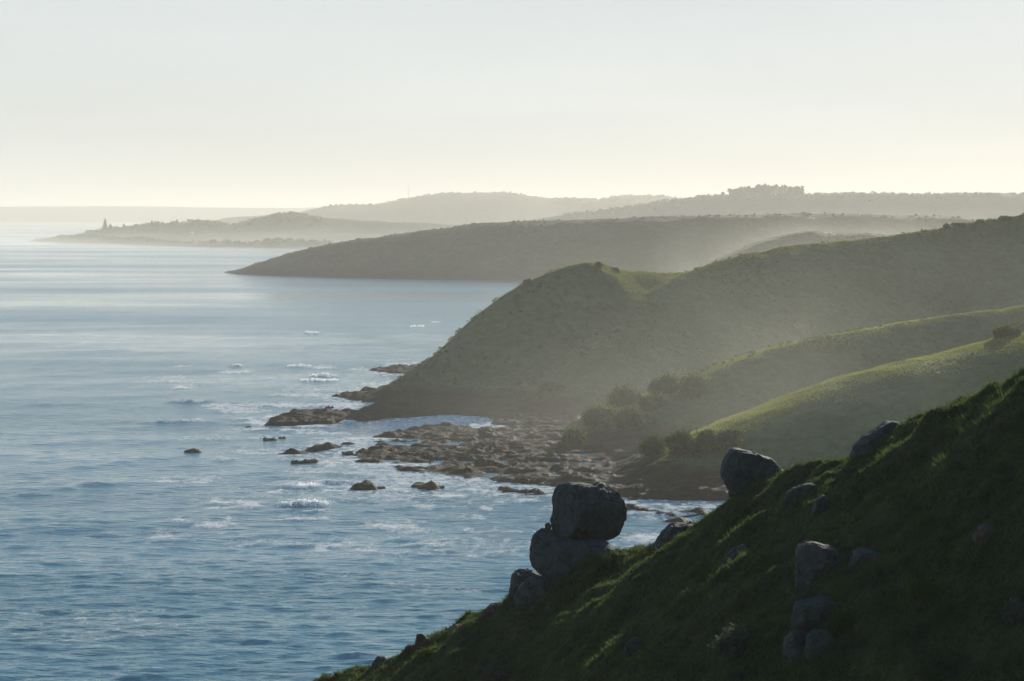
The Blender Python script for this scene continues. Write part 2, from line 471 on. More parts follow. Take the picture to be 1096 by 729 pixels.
# ---- the farther hills
def hill(name, ridges, box, step, material, amp, sc, k=4.0, seed=0, cut=-2.0, zmin=-4.0):
    X, Y = grid_xy(*box, step)
    Z = smax([r.height(X, Y) for r in ridges], k) if len(ridges) > 1 else ridges[0].height(X, Y)
    st = sstep(2, 25, Z)
    Z = Z + st * (amp * fbm(X * sc, Y * sc, octaves=4, seed=seed) + amp * 0.3 * fbm(X * sc * 5, Y * sc * 5, octaves=2, seed=seed + 9)) \
        + (1 - st) * 0.25 * amp * fbm(X * sc * 4, Y * sc * 4, octaves=3, seed=seed + 5)
    Z = np.maximum(Z, zmin)
    o = link(name, sheet(name, X, Y, Z, cut), material)
    tag(o, kind='structure')
    return Field(X, Y, Z), o


C_R = Ridge([(255, 291, 2015), (275, 285, 2000), (290, 279, 1990), (320, 269, 1975), (380, 257, 1955), (440, 248, 1935), (490, 241, 1920), (520, 238, 1910), (570, 236, 1900), (600, 234, 1895),
             (700, 231.5, 1880), (800, 229.5, 1870), (900, 229.5, 1860), (1000, 231, 1850), (1060, 235, 1845), (1150, 240, 1840), (1500, 245, 1840)],
            (0.12, 16, 0.42, 10), (0.05, 30, 0.42, 20), 220)
C_R2 = Ridge([(236, 292.2, 2012), (246, 290, 2008), (255, 289.6, 2004), (266, 291, 2000)], (0.2, 3, 0.6, 3), (0.2, 3, 0.6, 3), 20)
FC, _ = hill('far_headland', [C_R, C_R2], (-330, 1100, 1560, 2750), 4.0, M['grass_far'], 2.2, 0.012, 2.0, 101)
D_R = Ridge([(1400, 262, 1250), (1100, 256, 1220), (1000, 252, 1200), (930, 250, 1180), (880, 248, 1165), (866, 247, 1160), (850, 253, 1150), (835, 262, 1140), (810, 275, 1130), (770, 300, 1120)],
            (0.10, 4, 0.75, 4), (0.08, 20, 0.5, 10), 200)
FD, _ = hill('misty_spur', [D_R], (60, 560, 1000, 1500), 2.5, M['grass_far'], 1.4, 0.02, 2.0, 111)
E_R = Ridge([(480, 246, 4700), (540, 239, 4660), (590, 233, 4620), (640, 226, 4600), (700, 218.5, 4560), (740, 212, 4530), (765, 209, 4510), (800, 208, 4500), (860, 207.5, 4490), (900, 207, 4480), (960, 207, 4470), (1000, 208, 4460), (1060, 207, 4450),
             (1096, 206.5, 4440), (1250, 205, 4430), (1500, 203, 4420)],
            (0.22, 25, 0.42, 20), (0.03, 80, 0.2, 40), 260)
FE, _ = hill('wooded_ridge', [E_R], (-250, 2300, 3950, 5400), 9.0, M['grass_far'], 3.0, 0.008, 4.0, 121)
F_R = Ridge([(250, 232, 7300), (310, 228, 7200), (335, 226, 7150), (350, 221, 7120), (362, 219, 7100), (400, 219, 7080), (425, 219, 7060), (440, 212.5, 7040), (470, 206.5, 7020), (500, 205.5, 7000), (535, 205.5, 7000), (555, 208, 7000),
             (585, 212.5, 7000), (620, 212, 7000), (650, 214, 7000), (675, 209, 7050), (705, 209, 7100), (740, 213, 7150), (800, 217, 7200), (1000, 222, 7200), (1300, 222, 7200)],
            (0.12, 60, 0.30, 40), (0.04, 80, 0.30, 40), 260)
FF, _ = hill('distant_hills', [F_R], (-1250, 2400, 6300, 8300), 14.0, M['grass_far'], 4.0, 0.005, 4.0, 131)
G_R = Ridge([(88, 250, 4560), (100, 247, 4540), (130, 244.5, 4520), (150, 241, 4500), (165, 240, 4490), (180, 237.5, 4480), (195, 239, 4470), (210, 236.5, 4460), (225, 237, 4450), (240, 239.5, 4440), (255, 240, 4440), (270, 238, 4430), (285, 232, 4420), (300, 228.5, 4410),
             (315, 228, 4400), (330, 231, 4400), (350, 232.5, 4400), (400, 236, 4400), (440, 238, 4400), (480, 240, 4400), (560, 243, 4400), (800, 245, 4450)],
            (0.12, 14, 0.32, 12), (0.08, 14, 0.32, 12), 260)
G_R2 = Ridge([(40, 255.5, 4450), (70, 252.5, 4300), (100, 252.5, 4150), (130, 256, 3950), (150, 255, 3850), (175, 258.5, 3700), (200, 260, 3600), (225, 258.5, 3560), (240, 257.5, 3540), (262, 260.5, 3500), (290, 257, 3480), (303, 256, 3470), (330, 258, 3450),
              (360, 259, 3430), (420, 259, 3420), (520, 259, 3400)], (0.15, 8, 0.28, 6), (0.15, 8, 0.20, 10), 220)
G_R3 = Ridge([(120, 252, 4250), (250, 251, 4000), (400, 250, 3950), (560, 250, 3950)], (0.02, 60, 0.1, 40), (0.0, 60, 0.05, 40), 120)
FG, _ = hill('dune_coast', [G_R, G_R2, G_R3], (-1150, 500, 3250, 5000), 8.0, M['dune'], 2.6, 0.014, 3.0, 141, cut=-1.0)
H_R = Ridge([(-500, 221, 14200), (0, 221.5, 14000), (60, 221, 14000), (120, 220.5, 14000), (160, 220.5, 14000), (200, 221.5, 14000), (260, 222, 14000), (320, 222.5, 14000), (345, 221.5, 14000), (500, 222, 14000), (800, 222, 14000)],
            (0.10, 100, 0.16, 60), (0.02, 400, 0.2, 60), 120)
FH, _ = hill('far_coast', [H_R], (-7200, 2200, 13000, 15200), 40.0, M['grass_far'], 5.0, 0.003, 4.0, 151)


# ------------------------------------------------------------------ sea
SPRAY = []


def sea():
    # distance rows: geometric in 1/d, so each row is about equally deep in view; a world-fixed sheet
    inv = np.linspace(1 / 170.0, 1 / 24000.0, 820)
    d = np.r_[[-150, -60, 20, 80, 125, 150], 1 / inv]
    u = np.r_[np.linspace(-1.1, -0.36, 14), np.linspace(-0.34, 0.20, 760), np.linspace(0.22, 1.1, 14)]
    D, U = np.meshgrid(d, u, indexing='ij')
    X = (D * U + np.where(D < 170, (170 - D) * U * 0.9, 0)).astype(np.float32)
    Y = D.astype(np.float32)
    dx = np.abs(np.gradient(X, axis=1)); dy = np.abs(np.gradient(Y, axis=0))
    Z = np.zeros_like(X); 
    shore = np.zeros_like(X)
    gx, gy = grid_xy(-170, 250, 320, 800, 1.0)
    gm = ((FB(gx, gy) > -0.2) & (gx > XB[0, 0]) & (gy > YB[0, 0] + 2)).astype(np.float32)
    near = np.maximum(blur(gm, 5), 0.9 * blur(gm, 14)); wide = blur(gm, 28)
    FN = Field(gx, gy, near); FW = Field(gx, gy, wide)
    inb = (X > -168) & (X < 248) & (Y > 322) & (Y < 798)
    nearv = np.where(inb, FN(X, Y), 0); inland = sstep(0.50, 0.72, nearv); widev = np.where(inb, FW(X, Y), 0)
    calm = 1 - 0.6 * sstep(0.2, 0.6, nearv)
    r = np.random.default_rng(5)
    for i in range(46):
        lam = 2.6 * (60 / 2.6) ** ((i / 45) ** 1.3)
        th = math.radians(-72 + r.normal(0, 24))              # travelling towards the coast
        kx, ky = math.cos(th) * 2 * math.pi / lam, math.sin(th) * 2 * math.pi / lam
        amp = 0.0085 * lam ** 0.55 * (0.95 if lam < 9 else 0.65 if lam < 40 else 1.15)
        need = np.maximum(dx * abs(math.cos(th)) , dy * abs(math.sin(th)))
        att = np.clip(1.4 - 3.2 * need / lam, 0, 1)
        grp = 0.55 + 0.9 * vnoise(X / (lam * 4.5) + i * 7.7, Y / (lam * 4.5) - i * 3.1, seed=300 + i)
        ph = kx * X + ky * Y + r.uniform(0, 6.28) + 1.2 * fbm(X / (lam * 3), Y / (lam * 3), octaves=2, seed=400 + i)
        s = np.sin(ph)
        Z += amp * att * grp * ((0.5 + 0.5 * s) ** 3 * 2.6 - 0.8 if lam < 14 else s) * calm
    foam = 0.66 * sstep(0.03, 0.32, nearv) * (0.45 + 0.75 * vnoise(X * 0.045, Y * 0.035, seed=77)) + 0.46 * sstep(0.02, 0.28, widev) * sstep(0.38, 0.75, vnoise(X * 0.02 + 5, Y * 0.012, seed=78))
    foam *= 1 - 0.8 * inland
    # long foam streaks left by the breakers
    st = fbm(X * 0.012 + Y * 0.004, Y * 0.028, octaves=4, seed=90, gain=0.6)
    foam += 0.50 * sstep(0.10, 0.50, st) * sstep(900, 330, Y) * sstep(-160, -20, X) 
    foam = np.minimum(foam, 0.69)
    # breaking crests: photo row/column, half width in pixels, height
    BR = [(327, 541, 34, 1.5, 1), (322, 521, 30, 1.2, 1), (345, 404, 20, 1.8, 1), (340, 408, 26, 1.2, 0.9), (334, 357, 9, 1.5, 1), (252, 393, 7, 1.8, 1), (205, 431, 28, 1.6, 0.75), (186, 453, 46, 1.2, 0.62), (320, 392.5, 16, 1.2, 0.9),
          (447, 350, 9, 1.0, 0.9), (466, 346, 8, 1.0, 0.8), (352, 436, 26, 0.5, 0.7), (235, 492, 14, 0.6, 0.7), (470, 537, 40, 0.5, 0.3), (560, 540, 30, 0.4, 0.35), (105, 520, 60, 0.6, 0.22), (60, 433, 50, 0.5, 0.2), (374, 453, 10, 1.0, 1), (440, 455, 40, 0.2, 0.75),
          (500, 449, 30, 0.2, 0.6), (353, 501, 8, 0.6, 0.9), (440, 500, 30, 0.3, 0.8), (600, 556, 40, 0.5, 0.45), (640, 392, 10, 0.4, 0.5), (440, 391, 40, 0.4, 0.8), (420, 385, 40, 0.3, 0.5), (500, 540, 60, 0.3, 0.4), (700, 549, 30, 0.3, 0.75)]
    rb = np.random.default_rng(44)
    cand = [(px, py) for px, py in zip(rb.uniform(170, 760, 900), rb.uniform(385, 590, 900))]
    for px, py in cand:
        x, y, _ = P(px, py, sea_d(py))
        if not (-160 < x < 240 and 330 < y < 790): continue
        nv, wv = float(FN(x, y)), float(FW(x, y))
        if nv < 0.45 and rb.uniform() < 0.10 + 1.6 * wv:
            BR.append((px, py, rb.uniform(8, 46), rb.uniform(0.1, 0.4), rb.uniform(0.5, 0.95)))
    Xf, Yf, Zf, Ff = X, Y, Z, foam
    for px, py, hw, hh, fo in BR:
        x, y, _ = P(px, py, sea_d(py)); L = hw * y / F
        rr = (Yf[:, 0] > y - 25) & (Yf[:, 0] < y + 40); cc = np.abs(Xf[rr] - x).min(0) < 2.2 * L + 2
        ix = np.ix_(np.nonzero(rr)[0], np.nonzero(cc)[0]); X, Y = Xf[ix], Yf[ix]
        t = (X - x) / L
        yc = y + 0.10 * L * t * t + 2.0 * fbm(X * 0.12, X * 0.0 + px, octaves=3, seed=int(px))
        wid = 0.7 + 0.0024 * y
        s = Y - yc
        e = np.exp(-np.abs(t) ** 3 * 1.2)
        prof = np.where(s < 0, np.exp(-(s / wid) ** 2), np.exp(-(s / (wid * 2.6)) ** 2))
        lump = 0.65 + 0.6 * vnoise(X * 0.35, Y * 0.25, seed=60)
        Zf[ix] += 0.65 * hh * prof * e * lump
        trail = np.where(s < 0, np.exp(-(s / (wid * 1.3)) ** 2), 0.8 * np.exp(-(s / (wid * 7.0)) ** 2) + 0.25 * np.exp(-(s / wid) ** 2))
        if fo > 0.85 and hh > 0.75: SPRAY.append((x, y, L, hh, fo, int(px)))
        foam[ix] = np.maximum(foam[ix], fo * (0.52 + 0.65 * lump) * trail * e)
    X, Y, Z = Xf, Yf, Zf
    ny, nx = X.shape
    idx = np.arange(nx * ny).reshape(ny, nx)
    f = np.stack([idx[:-1, :-1], idx[:-1, 1:], idx[1:, 1:], idx[1:, :-1]], -1).reshape(-1, 4)
    me = mesh_np('sea', np.stack([X.ravel(), Y.ravel(), Z.ravel()], 1), f)
    a = me.attributes.new('foam', 'FLOAT', 'POINT')
    a.data.foreach_set('value', np.clip(foam, 0, 1.2).astype(np.float32).ravel())
    return tag(link('sea', me, M['sea']), kind='structure')


sea()


def spray():
    """White water thrown up along the breaking crests: droplets and flecks, nobody could count them."""
    r = np.random.default_rng(9); vs = []
    t = NT('white_water'); d = t.n('ShaderNodeBsdfDiffuse'); tr = t.n('ShaderNodeBsdfTranslucent'); mx = t.n('ShaderNodeMixShader')
    for nd in (d, tr): nd.inputs['Color'].default_value = (0.86, 0.88, 0.88, 1)
    mx.inputs[0].default_value = 0.55; t.l(d.outputs[0], mx.inputs[1]); t.l(tr.outputs[0], mx.inputs[2]); t.l(mx.outputs[0], t.out.inputs['Surface'])
    for x, y, L, hh, fo, sd_ in SPRAY:
        n = int(min(5000, 90 * L * (1.0 if hh > 0.9 else 0.45)))
        q = r.uniform(-1, 1, n) * (1 - 0.3 * r.uniform(0, 1, n) ** 2)
        px_ = x + q * L
        keep = vnoise(px_ * 0.5, px_ * 0 + sd_, seed=77) * (1 - np.abs(q) ** 2.5) > 0.22
        q, px_ = q[keep], px_[keep]; n = len(q)
        yc = y + 0.10 * L * q * q + 2.0 * fbm(px_ * 0.12, px_ * 0.0 + sd_, octaves=3, seed=sd_)
        z = (0.65 * hh + 0.1) * (1 - np.abs(q) ** 3) * r.uniform(0.0, 1.25, n) * (0.4 + 0.9 * vnoise(px_ * 0.35, yc * 0.25, seed=60))
        yy = yc - r.uniform(0, 1, n) * (1.4 - z) * 0.9 + r.normal(0, 0.5 + 0.001 * y, n)
        c = np.stack([px_, yy, z + 0.12], 1)
        a = r.normal(size=(n, 3)); b = r.normal(size=(n, 3)); a /= np.linalg.norm(a, axis=1)[:, None]; b = np.cross(a, b); b /= np.linalg.norm(b, axis=1)[:, None]
        s_ = (r.uniform(0.05, 0.17, n) * (y / 450.0) ** 0.7)[:, None]
        vs.append(np.stack([c - a * s_ - b * s_, c + a * s_ * 1.2 - b * s_ * 0.6, c + b * s_], 1).reshape(-1, 3))
    v = np.concatenate(vs)
    me = mesh_np('spray', v, np.arange(len(v)).reshape(-1, 3), False)
    tag(link('spray', me, t.m), 'white spray along the crests of the breaking waves', 'spray', kind='stuff')


spray()


# ------------------------------------------------------------------ grass
def blades(n, xy, zf, h, w, lean, per=1):
    """n blades as one triangle each; xy (n,2) roots."""
    x, y = xy[:, 0], xy[:, 1]; z = zf(x, y)
    a = rng.uniform(0, 2 * np.pi, n)
    hh = h * rng.uniform(0.5, 1.25, n)
    ww = w * rng.uniform(0.6, 1.3, n)
    la = rng.uniform(0, 2 * np.pi, n); ll = lean * hh * rng.uniform(0.3, 1.3, n)
    cx, cy = np.cos(a) * ww / 2, np.sin(a) * ww / 2
    v = np.empty((n, 3, 3), np.float32)
    v[:, 0] = np.stack([x - cx, y - cy, z - 0.15 * hh], 1)
    v[:, 1] = np.stack([x + cx, y + cy, z - 0.15 * hh], 1)
    v[:, 2] = np.stack([x + np.cos(la) * ll, y + np.sin(la) * ll, z + hh * 0.85], 1)
    return v.reshape(-1, 3), np.arange(n * 3).reshape(n, 3)


def near_grass():
    n = 560000
    x = rng.uniform(-14, 25, n * 2); y = rng.uniform(52, 101, n * 2)
    z = FA(x, y)
    px = CX + x * F / y; py = HY + (H - z) * F / y
    keep = (px > -20) & (px < 1140) & (py < 775)
    # nothing far down the back slope
    ridge_y = np.interp(x, A_R.p[np.argsort(A_R.p[:, 0]), 0], A_R.p[np.argsort(A_R.p[:, 0]), 1])
    keep &= y < ridge_y + 5
    cl = vnoise(x * 1.6, y * 1.6, seed=200)
    keep &= rng.uniform(0, 1, n * 2) < (0.25 + 0.9 * cl)
    x, y, cl = x[keep][:n], y[keep][:n], cl[keep][:n]
    h = 0.07 + 0.26 * cl ** 1.5 * vnoise(x * 0.5, y * 0.5, seed=201) + 0.10 * (rng.uniform(0, 1, len(x)) > 0.95)
    tx, ty = rng.uniform(-14, 25, 2600), rng.uniform(52, 100, 2600)
    ty_ok = (ty < np.interp(tx, A_R.p[np.argsort(A_R.p[:, 0]), 0], A_R.p[np.argsort(A_R.p[:, 0]), 1]) + 2) & (vnoise(tx * 0.35, ty * 0.35, seed=205) > 0.42)
    tx, ty = tx[ty_ok], ty[ty_ok]
    k = 55
    x = np.r_[x, np.repeat(tx, k) + rng.normal(0, 0.10, len(tx) * k)]; y = np.r_[y, np.repeat(ty, k) + rng.normal(0, 0.10, len(tx) * k)]
    h = np.r_[h, np.repeat(rng.uniform(0.14, 0.34, len(tx)), k)]
    v, f = blades(len(x), np.stack([x, y], 1), FA, h, 0.05, 0.9)
    me = mesh_np('grass', v, f, False)
    return tag(link('grass', me, M['blade']), 'short green turf covering the shaded foreground hillside', 'grass', kind='stuff')


near_grass()


def mid_grass():
    n = 1500000
    x = rng.uniform(-60, 215, n); y = rng.uniform(430, 850, n)
    z = FB(x, y)
    px = CX + x * F / y; py = HY + (H - z) * F / y
    keep = (z > 4.0) & (px > 350) & (px < 1150) & (py < 520) & (rng.uniform(0, 1, n) < 0.15 + 1.0 * vnoise(x * 0.09, y * 0.09, seed=210))
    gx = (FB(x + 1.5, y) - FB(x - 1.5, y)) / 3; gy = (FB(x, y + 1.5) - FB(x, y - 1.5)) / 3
    keep &= (gx * math.sin(math.radians(SUN_AZ)) + gy * math.cos(math.radians(SUN_AZ))) < 0.25 + 0.06 * rng.normal(size=n)  # pale tufts only where the sun strikes, adding brightness to the lit crests
    x, y = x[keep], y[keep]
    big = vnoise(x * 0.15, y * 0.15, seed=211)
    h = 0.22 + 0.42 * big ** 2
    v, f = blades(len(x), np.stack([x, y], 1), FB, h, 0.5, 0.6)
    me = mesh_np('grass', v, f, False)
    return tag(link('grass', me, M['tuft']), 'rough tussock grass on the sunlit crests of the headland', 'grass', kind='stuff')


mid_grass()


# ------------------------------------------------------------------ bushes and trees
def leaf_cloud(n, lobes, ls, r, shell=0.55):
    """n leaf quads spread through the given lobes [(x,y,z,rx,ry,rz)]."""
    L = np.array(lobes); wt = L[:, 3] * L[:, 4] * L[:, 5]; wt = wt / wt.sum()
    k = r.choice(len(L), n, p=wt)
    dv = r.normal(size=(n, 3)); dv /= np.linalg.norm(dv, axis=1)[:, None]
    rad = (shell + (1 - shell) * r.uniform(0, 1, n)) * (1 + 0.24 * r.normal(size=n))
    c = L[k, :3] + dv * L[k, 3:] * rad[:, None]
    nrm = dv + 0.8 * r.normal(size=(n, 3)); nrm /= np.linalg.norm(nrm, axis=1)[:, None]
    t = np.cross(nrm, r.normal(size=(n, 3))); t /= np.linalg.norm(t, axis=1)[:, None]
    b = np.cross(nrm, t)
    s = (ls * r.uniform(0.5, 1.2, n))[:, None]
    v = np.stack([c - t * s - b * s * 0.55, c + t * s * 0.2 - b * s * 0.7, c + t * s + b * s * 0.4, c - t * s * 0.3 + b * s * 0.7], 1)
    return v.reshape(-1, 3), np.arange(n * 4).reshape(n, 4)


def tube_bm(bm, p0, p1, r0, r1, seg=7):
    p0 = Vector(p0); p1 = Vector(p1); ax = (p1 - p0).normalized()
    u = ax.orthogonal().normalized(); w = ax.cross(u)
    rings = []
    for p, rr in ((p0, r0), (p1, r1)):
        rings.append([bm.verts.new(p + (u * math.cos(a) + w * math.sin(a)) * rr) for a in (2 * math.pi * i / seg for i in range(seg))])
    for i in range(seg):
        bm.faces.new((rings[0][i], rings[0][(i + 1) % seg], rings[1][(i + 1) % seg], rings[1][i]))
    bm.faces.new(rings[1]); bm.faces.new(rings[0][::-1])


def bm_obj(name, bm, material, parent=None, smooth=False):
    bmesh.ops.recalc_face_normals(bm, faces=bm.faces)
    me = bpy.data.meshes.new(name); bm.to_mesh(me); bm.free()
    if smooth:
        for p in me.polygons: p.use_smooth = True
    return link(name, me, material, parent)


def box_bm(bm, c, s):
    r = bmesh.ops.create_cube(bm, size=1.0)
    bmesh.ops.scale(bm, vec=s, verts=r['verts']); bmesh.ops.translate(bm, vec=c, verts=r['verts'])


def bush(name, loc, w, d, h, n, ls, mat_leaf, label, group, seed, cat='bush', parts=True):
    r = np.random.default_rng(seed)
    lobes = [(0, 0, h * 0.5, w * 0.30, d * 0.32, h * 0.48)]
    for i in range(7):
        a = r.uniform(0, 6.28); q = r.uniform(0.15, 0.36)
        lobes.append((math.cos(a) * w * q, math.sin(a) * d * q, h * r.uniform(0.3, 0.62), w * r.uniform(0.12, 0.24), d * r.uniform(0.14, 0.26), h * r.uniform(0.22, 0.40)))
    v, f = leaf_cloud(n, lobes, ls, r)
    v[:, 2] = np.maximum(v[:, 2], -0.1 * h)
    if not parts:
        o = link(name, mesh_np('crown', v, f, False), mat_leaf, loc=loc)
        return tag(o, label, cat, group)
    root = empty(name, loc)
    link('crown', mesh_np('crown', v, f, False), mat_leaf, root)
    bm = bmesh.new()
    for i in range(4):
        a = r.uniform(0, 6.28); tube_bm(bm, (0, 0, -0.3), (math.cos(a) * w * 0.2, math.sin(a) * d * 0.2, h * 0.6), 0.05 * h, 0.015 * h)
    bm_obj('stem', bm, M['bark'], root)
    return tag(root, label, cat, group)


def on_B(px, py, dlo=430, dhi=900):
    d = np.arange(dlo, dhi, 0.5); x = (px - CX) * d / F; z = H - (py - HY) * d / F
    k = np.nonzero(z <= FB(x, d))[0]
    dd = d[k[0]] if len(k) else None
    return dd


# (px of centre, py of foot, width px, height px, label)
BUSHES = [
    (741, 430, 46, 24, 'dark rounded bush standing alone on the middle spur'),
    (715, 423, 40, 20, 'broad bush directly behind the dark rounded one on the spur'),
    (668, 436, 46, 22, 'wide bush at the seaward top end of the middle spur'),
    (700, 440, 30, 14, 'low bush between the dark rounded one and the wide seaward one'),
    (640, 462, 44, 26, 'bush on the lower spur above the flat reef'),
    (612, 478, 36, 20, 'lowest bush at the seaward foot of the middle spur'),
    (672, 458, 40, 18, 'bush halfway down the middle spur under the wide one'),
    (700, 489, 36, 22, 'left end bush of the thicket behind the pointed boulder'),
    (728, 489, 36, 24, 'second bush from the left in the thicket by the pointed boulder'),
    (756, 488, 36, 24, 'third bush from the left in the thicket by the pointed boulder'),
    (782, 484, 34, 20, 'right end bush of the thicket behind the pointed boulder'),
    (1076, 362, 36, 12, 'pale green bush above the sunlit strip of grass'),
    (1092, 357, 20, 10, 'small bush at the frame edge above the sunlit grass strip'),
    (590, 425, 40, 12, 'low bush at the foot of the dark headland slope'),
    (560, 428, 30, 10, 'smaller low bush near the reef under the headland'),
    (641, 289, 12, 7, 'dark thicket on top of the grassy headland knoll'),
    (566, 308, 12, 8, 'bush overhanging the seaward edge of the headland'),
    (553, 326, 10, 7, 'small bush lower on the seaward edge of the headland'),
    (1013, 245, 7, 4, 'tiny bush farthest down the skyline of the high hill'),
    (1026, 243.5, 15, 3.5, 'low spreading bush next up the skyline from the tiny one'),
    (1049, 240, 9, 3.5, 'small round bush midway along the bushy skyline of the high hill'),
    (1076, 237, 22, 4, 'widest bush on the skyline of the high hill'),
]
for i, (px, py, wp, hp, lab) in enumerate(BUSHES):
    d = on_B(px, py)
    if d is None: d = on_B(px, py + 3)
    if d is None: d = on_B(px, py + 8)
    if d is None: print('bush miss', px, py); continue
    d += 0.25 * wp * d / F
    s = d / F
    x = (px - CX) * d / F; z = float(FB(x, d))
    bush('bush', (x, d, z - 0.15 * hp * s), wp * s, max(wp * 0.8, 8) * s, hp * s * 1.15, int(900 + 55 * wp), 0.42, M['leaf'], lab, 'bushes on the headland and its spurs', 900 + i)


def mid_scrub():
    """Low scrub scattered thickly over the headland's steep seaward side and the hill crest: one uncountable cover."""
    n = 2400
    x = rng.uniform(-50, 215, n * 6); y = rng.uniform(440, 830, n * 6); z = FB(x, y)
    px = CX + x * F / y; py = HY + (H - z) * F / y
    dens = sstep(0.50, 0.72, vnoise(x * 0.035, y * 0.035, seed=220)) + 0.8 * ((px < 600) & (py < 430)) + 0.9 * ((py < 262) & (px > 960))
    keep = (z > 4.5) & (px > 380) & (px < 1140) & (py < 500) & (rng.uniform(0, 1, n * 6) < dens * 0.5)
    x, y, z = x[keep][:n], y[keep][:n], z[keep][:n]
    vs, fs, off = [], [], 0
    for q in range(len(x)):
        s = rng.uniform(0.5, 1.3)
        v, f = leaf_cloud(16, [(0, 0, 0.35 * s, 0.8 * s, 0.8 * s, 0.5 * s)], 0.34, rng)
        vs.append(v + np.array([x[q], y[q], z[q]])); fs.append(f + off); off += len(v)
    me = mesh_np('scrub', np.concatenate(vs), np.concatenate(fs), False)
    return tag(link('scrub', me, M['leaf']), 'low dark scrub dotted over the headland slopes', 'scrub', kind='stuff')


mid_scrub()


def far_scrub():
    vs, fs, off = [], [], 0
    def add(Fd, pxs, dfun, n, size, ls, jit):
        nonlocal off
        for q in range(n):
            px = rng.uniform(*pxs); d = dfun(px) + rng.normal(0, jit); x = (px - CX) * d / F; z = float(Fd(x, d))
            s = size * rng.uniform(0.4, 1.25)
            if z < 4: continue
            v, f = leaf_cloud(14, [(0, 0, 0.3 * s, s, s, 0.55 * s)], ls, rng)
            vs.append(v + np.array([x, d, z])); fs.append(f + off); off += len(v)
    ip = lambda R: (lambda px: float(np.interp(px, (CX + R.p[:, 0] * F / R.p[:, 1])[np.argsort(CX + R.p[:, 0] * F / R.p[:, 1])], R.p[:, 1][np.argsort(CX + R.p[:, 0] * F / R.p[:, 1])])))
    add(FE, (600, 1120), ip(E_R), 420, 5.0, 2.2, 25)
    add(FF, (345, 740), ip(F_R), 260, 5.5, 3.0, 60)
    add(FG, (92, 350), ip(G_R), 520, 5.5, 2.4, 50)
    add(FG, (62, 360), ip(G_R2), 520, 4.5, 2.0, 40)
    add(FC, (268, 1060), ip(C_R), 260, 1.2, 0.8, 16)
    me = mesh_np('scrub', np.concatenate(vs), np.concatenate(fs), False)
    return tag(link('scrub', me, M['leaf']), 'hazy scrub along the crests of the far hills and dunes', 'scrub', kind='stuff')


far_scrub()


def tree(name, px, d, Fd, hpx, wpx, label, group, seed, flat=True):
    s = d / F; x = (px - CX) * s; z = float(Fd(x, d)) - 0.5
    h = hpx * s; w = wpx * s
    r = np.random.default_rng(seed)
    root = empty(name, (x, d, z))
    bm = bmesh.new(); tube_bm(bm, (0, 0, -1), (0, 0, h * 0.93), 0.035 * h, 0.008 * h)
    for i in range(5):
        a = r.uniform(0, 6.28); zz = h * r.uniform(0.3, 0.7)
        tube_bm(bm, (0, 0, zz), (math.cos(a) * w * 0.35, math.sin(a) * w * 0.35, zz + h * 0.14), 0.012 * h, 0.004 * h, 5)
    bm_obj('trunk', bm, M['bark'], root)
    if flat:
        lobes = [(r.uniform(-.1, .1) * w, r.uniform(-.1, .1) * w, h * q, w * r.uniform(0.36, 0.5), w * r.uniform(0.36, 0.5), h * 0.16) for q in (0.12, 0.28, 0.45, 0.6, 0.74, 0.86)]; lobes = [(a, b, c * r.uniform(0.92, 1.06), d_ * r.uniform(0.6, 1.1), e * r.uniform(0.6, 1.1), g) for a, b, c, d_, e, g in lobes]
    else:
        lobes = [(0, 0, h * q, w * (0.52 - 0.45 * q), w * (0.52 - 0.45 * q), h * 0.06) for q in np.linspace(0.12, 0.97, 9)]
    v, f = leaf_cloud(520, lobes, 0.45 * s * 1.7, r, 0.3)
    link('crown', mesh_np('crown', v, f, False), M['needle'], root)
    return tag(root, label, 'tree', group)


NP = 26
for i in range(NP):
    px = 782 + 76.5 * i / (NP - 1)
    hgt = (9.0 if i < 4 else 9.8 if i < 9 else 11.2) * random.uniform(0.80, 1.10)
    if i == 0: lab = 'dark pine at the seaward end of the ridge plantation'
    elif i == NP - 1: lab = 'dark pine at the inland end of the ridge plantation'
    else: lab = 'dark pine inside the flat topped plantation on the ridge'
    tree('pine_tree', px, 4495 + random.uniform(-14, 14), FE, hgt, random.uniform(5.0, 7.0), lab, 'pines of the plantation on the far ridge', 1300 + i)
tree('pine_tree', 773.5, 4508, FE, 3.2, 4.2, 'short lone tree just outside the seaward end of the plantation', None, 1390)
tree('conifer_tree', 112.5, 4520, FG, 13.5, 8.5, 'tall pointed conifer rising above the hazy seaside village', None, 1391, False)
tree('conifer_tree', 118.0, 4530, FG, 6.5, 6.0, 'shorter conifer tucked against the tall pointed one in the village', None, 1392, False)
tree('conifer_tree', 132.5, 4515, FG, 5.0, 3.6, 'thin small conifer between the village conifer pair and the dune top', None, 1393, False)
tree('conifer_tree', 162.5, 4490, FG, 5.0, 3.0, 'slim tree beside the first houses on the dune top', None, 1394, False)
tree('conifer_tree', 189.5, 4475, FG, 4.5, 3.0, 'slim tree on the dune top between the two house groups', None, 1395, False)


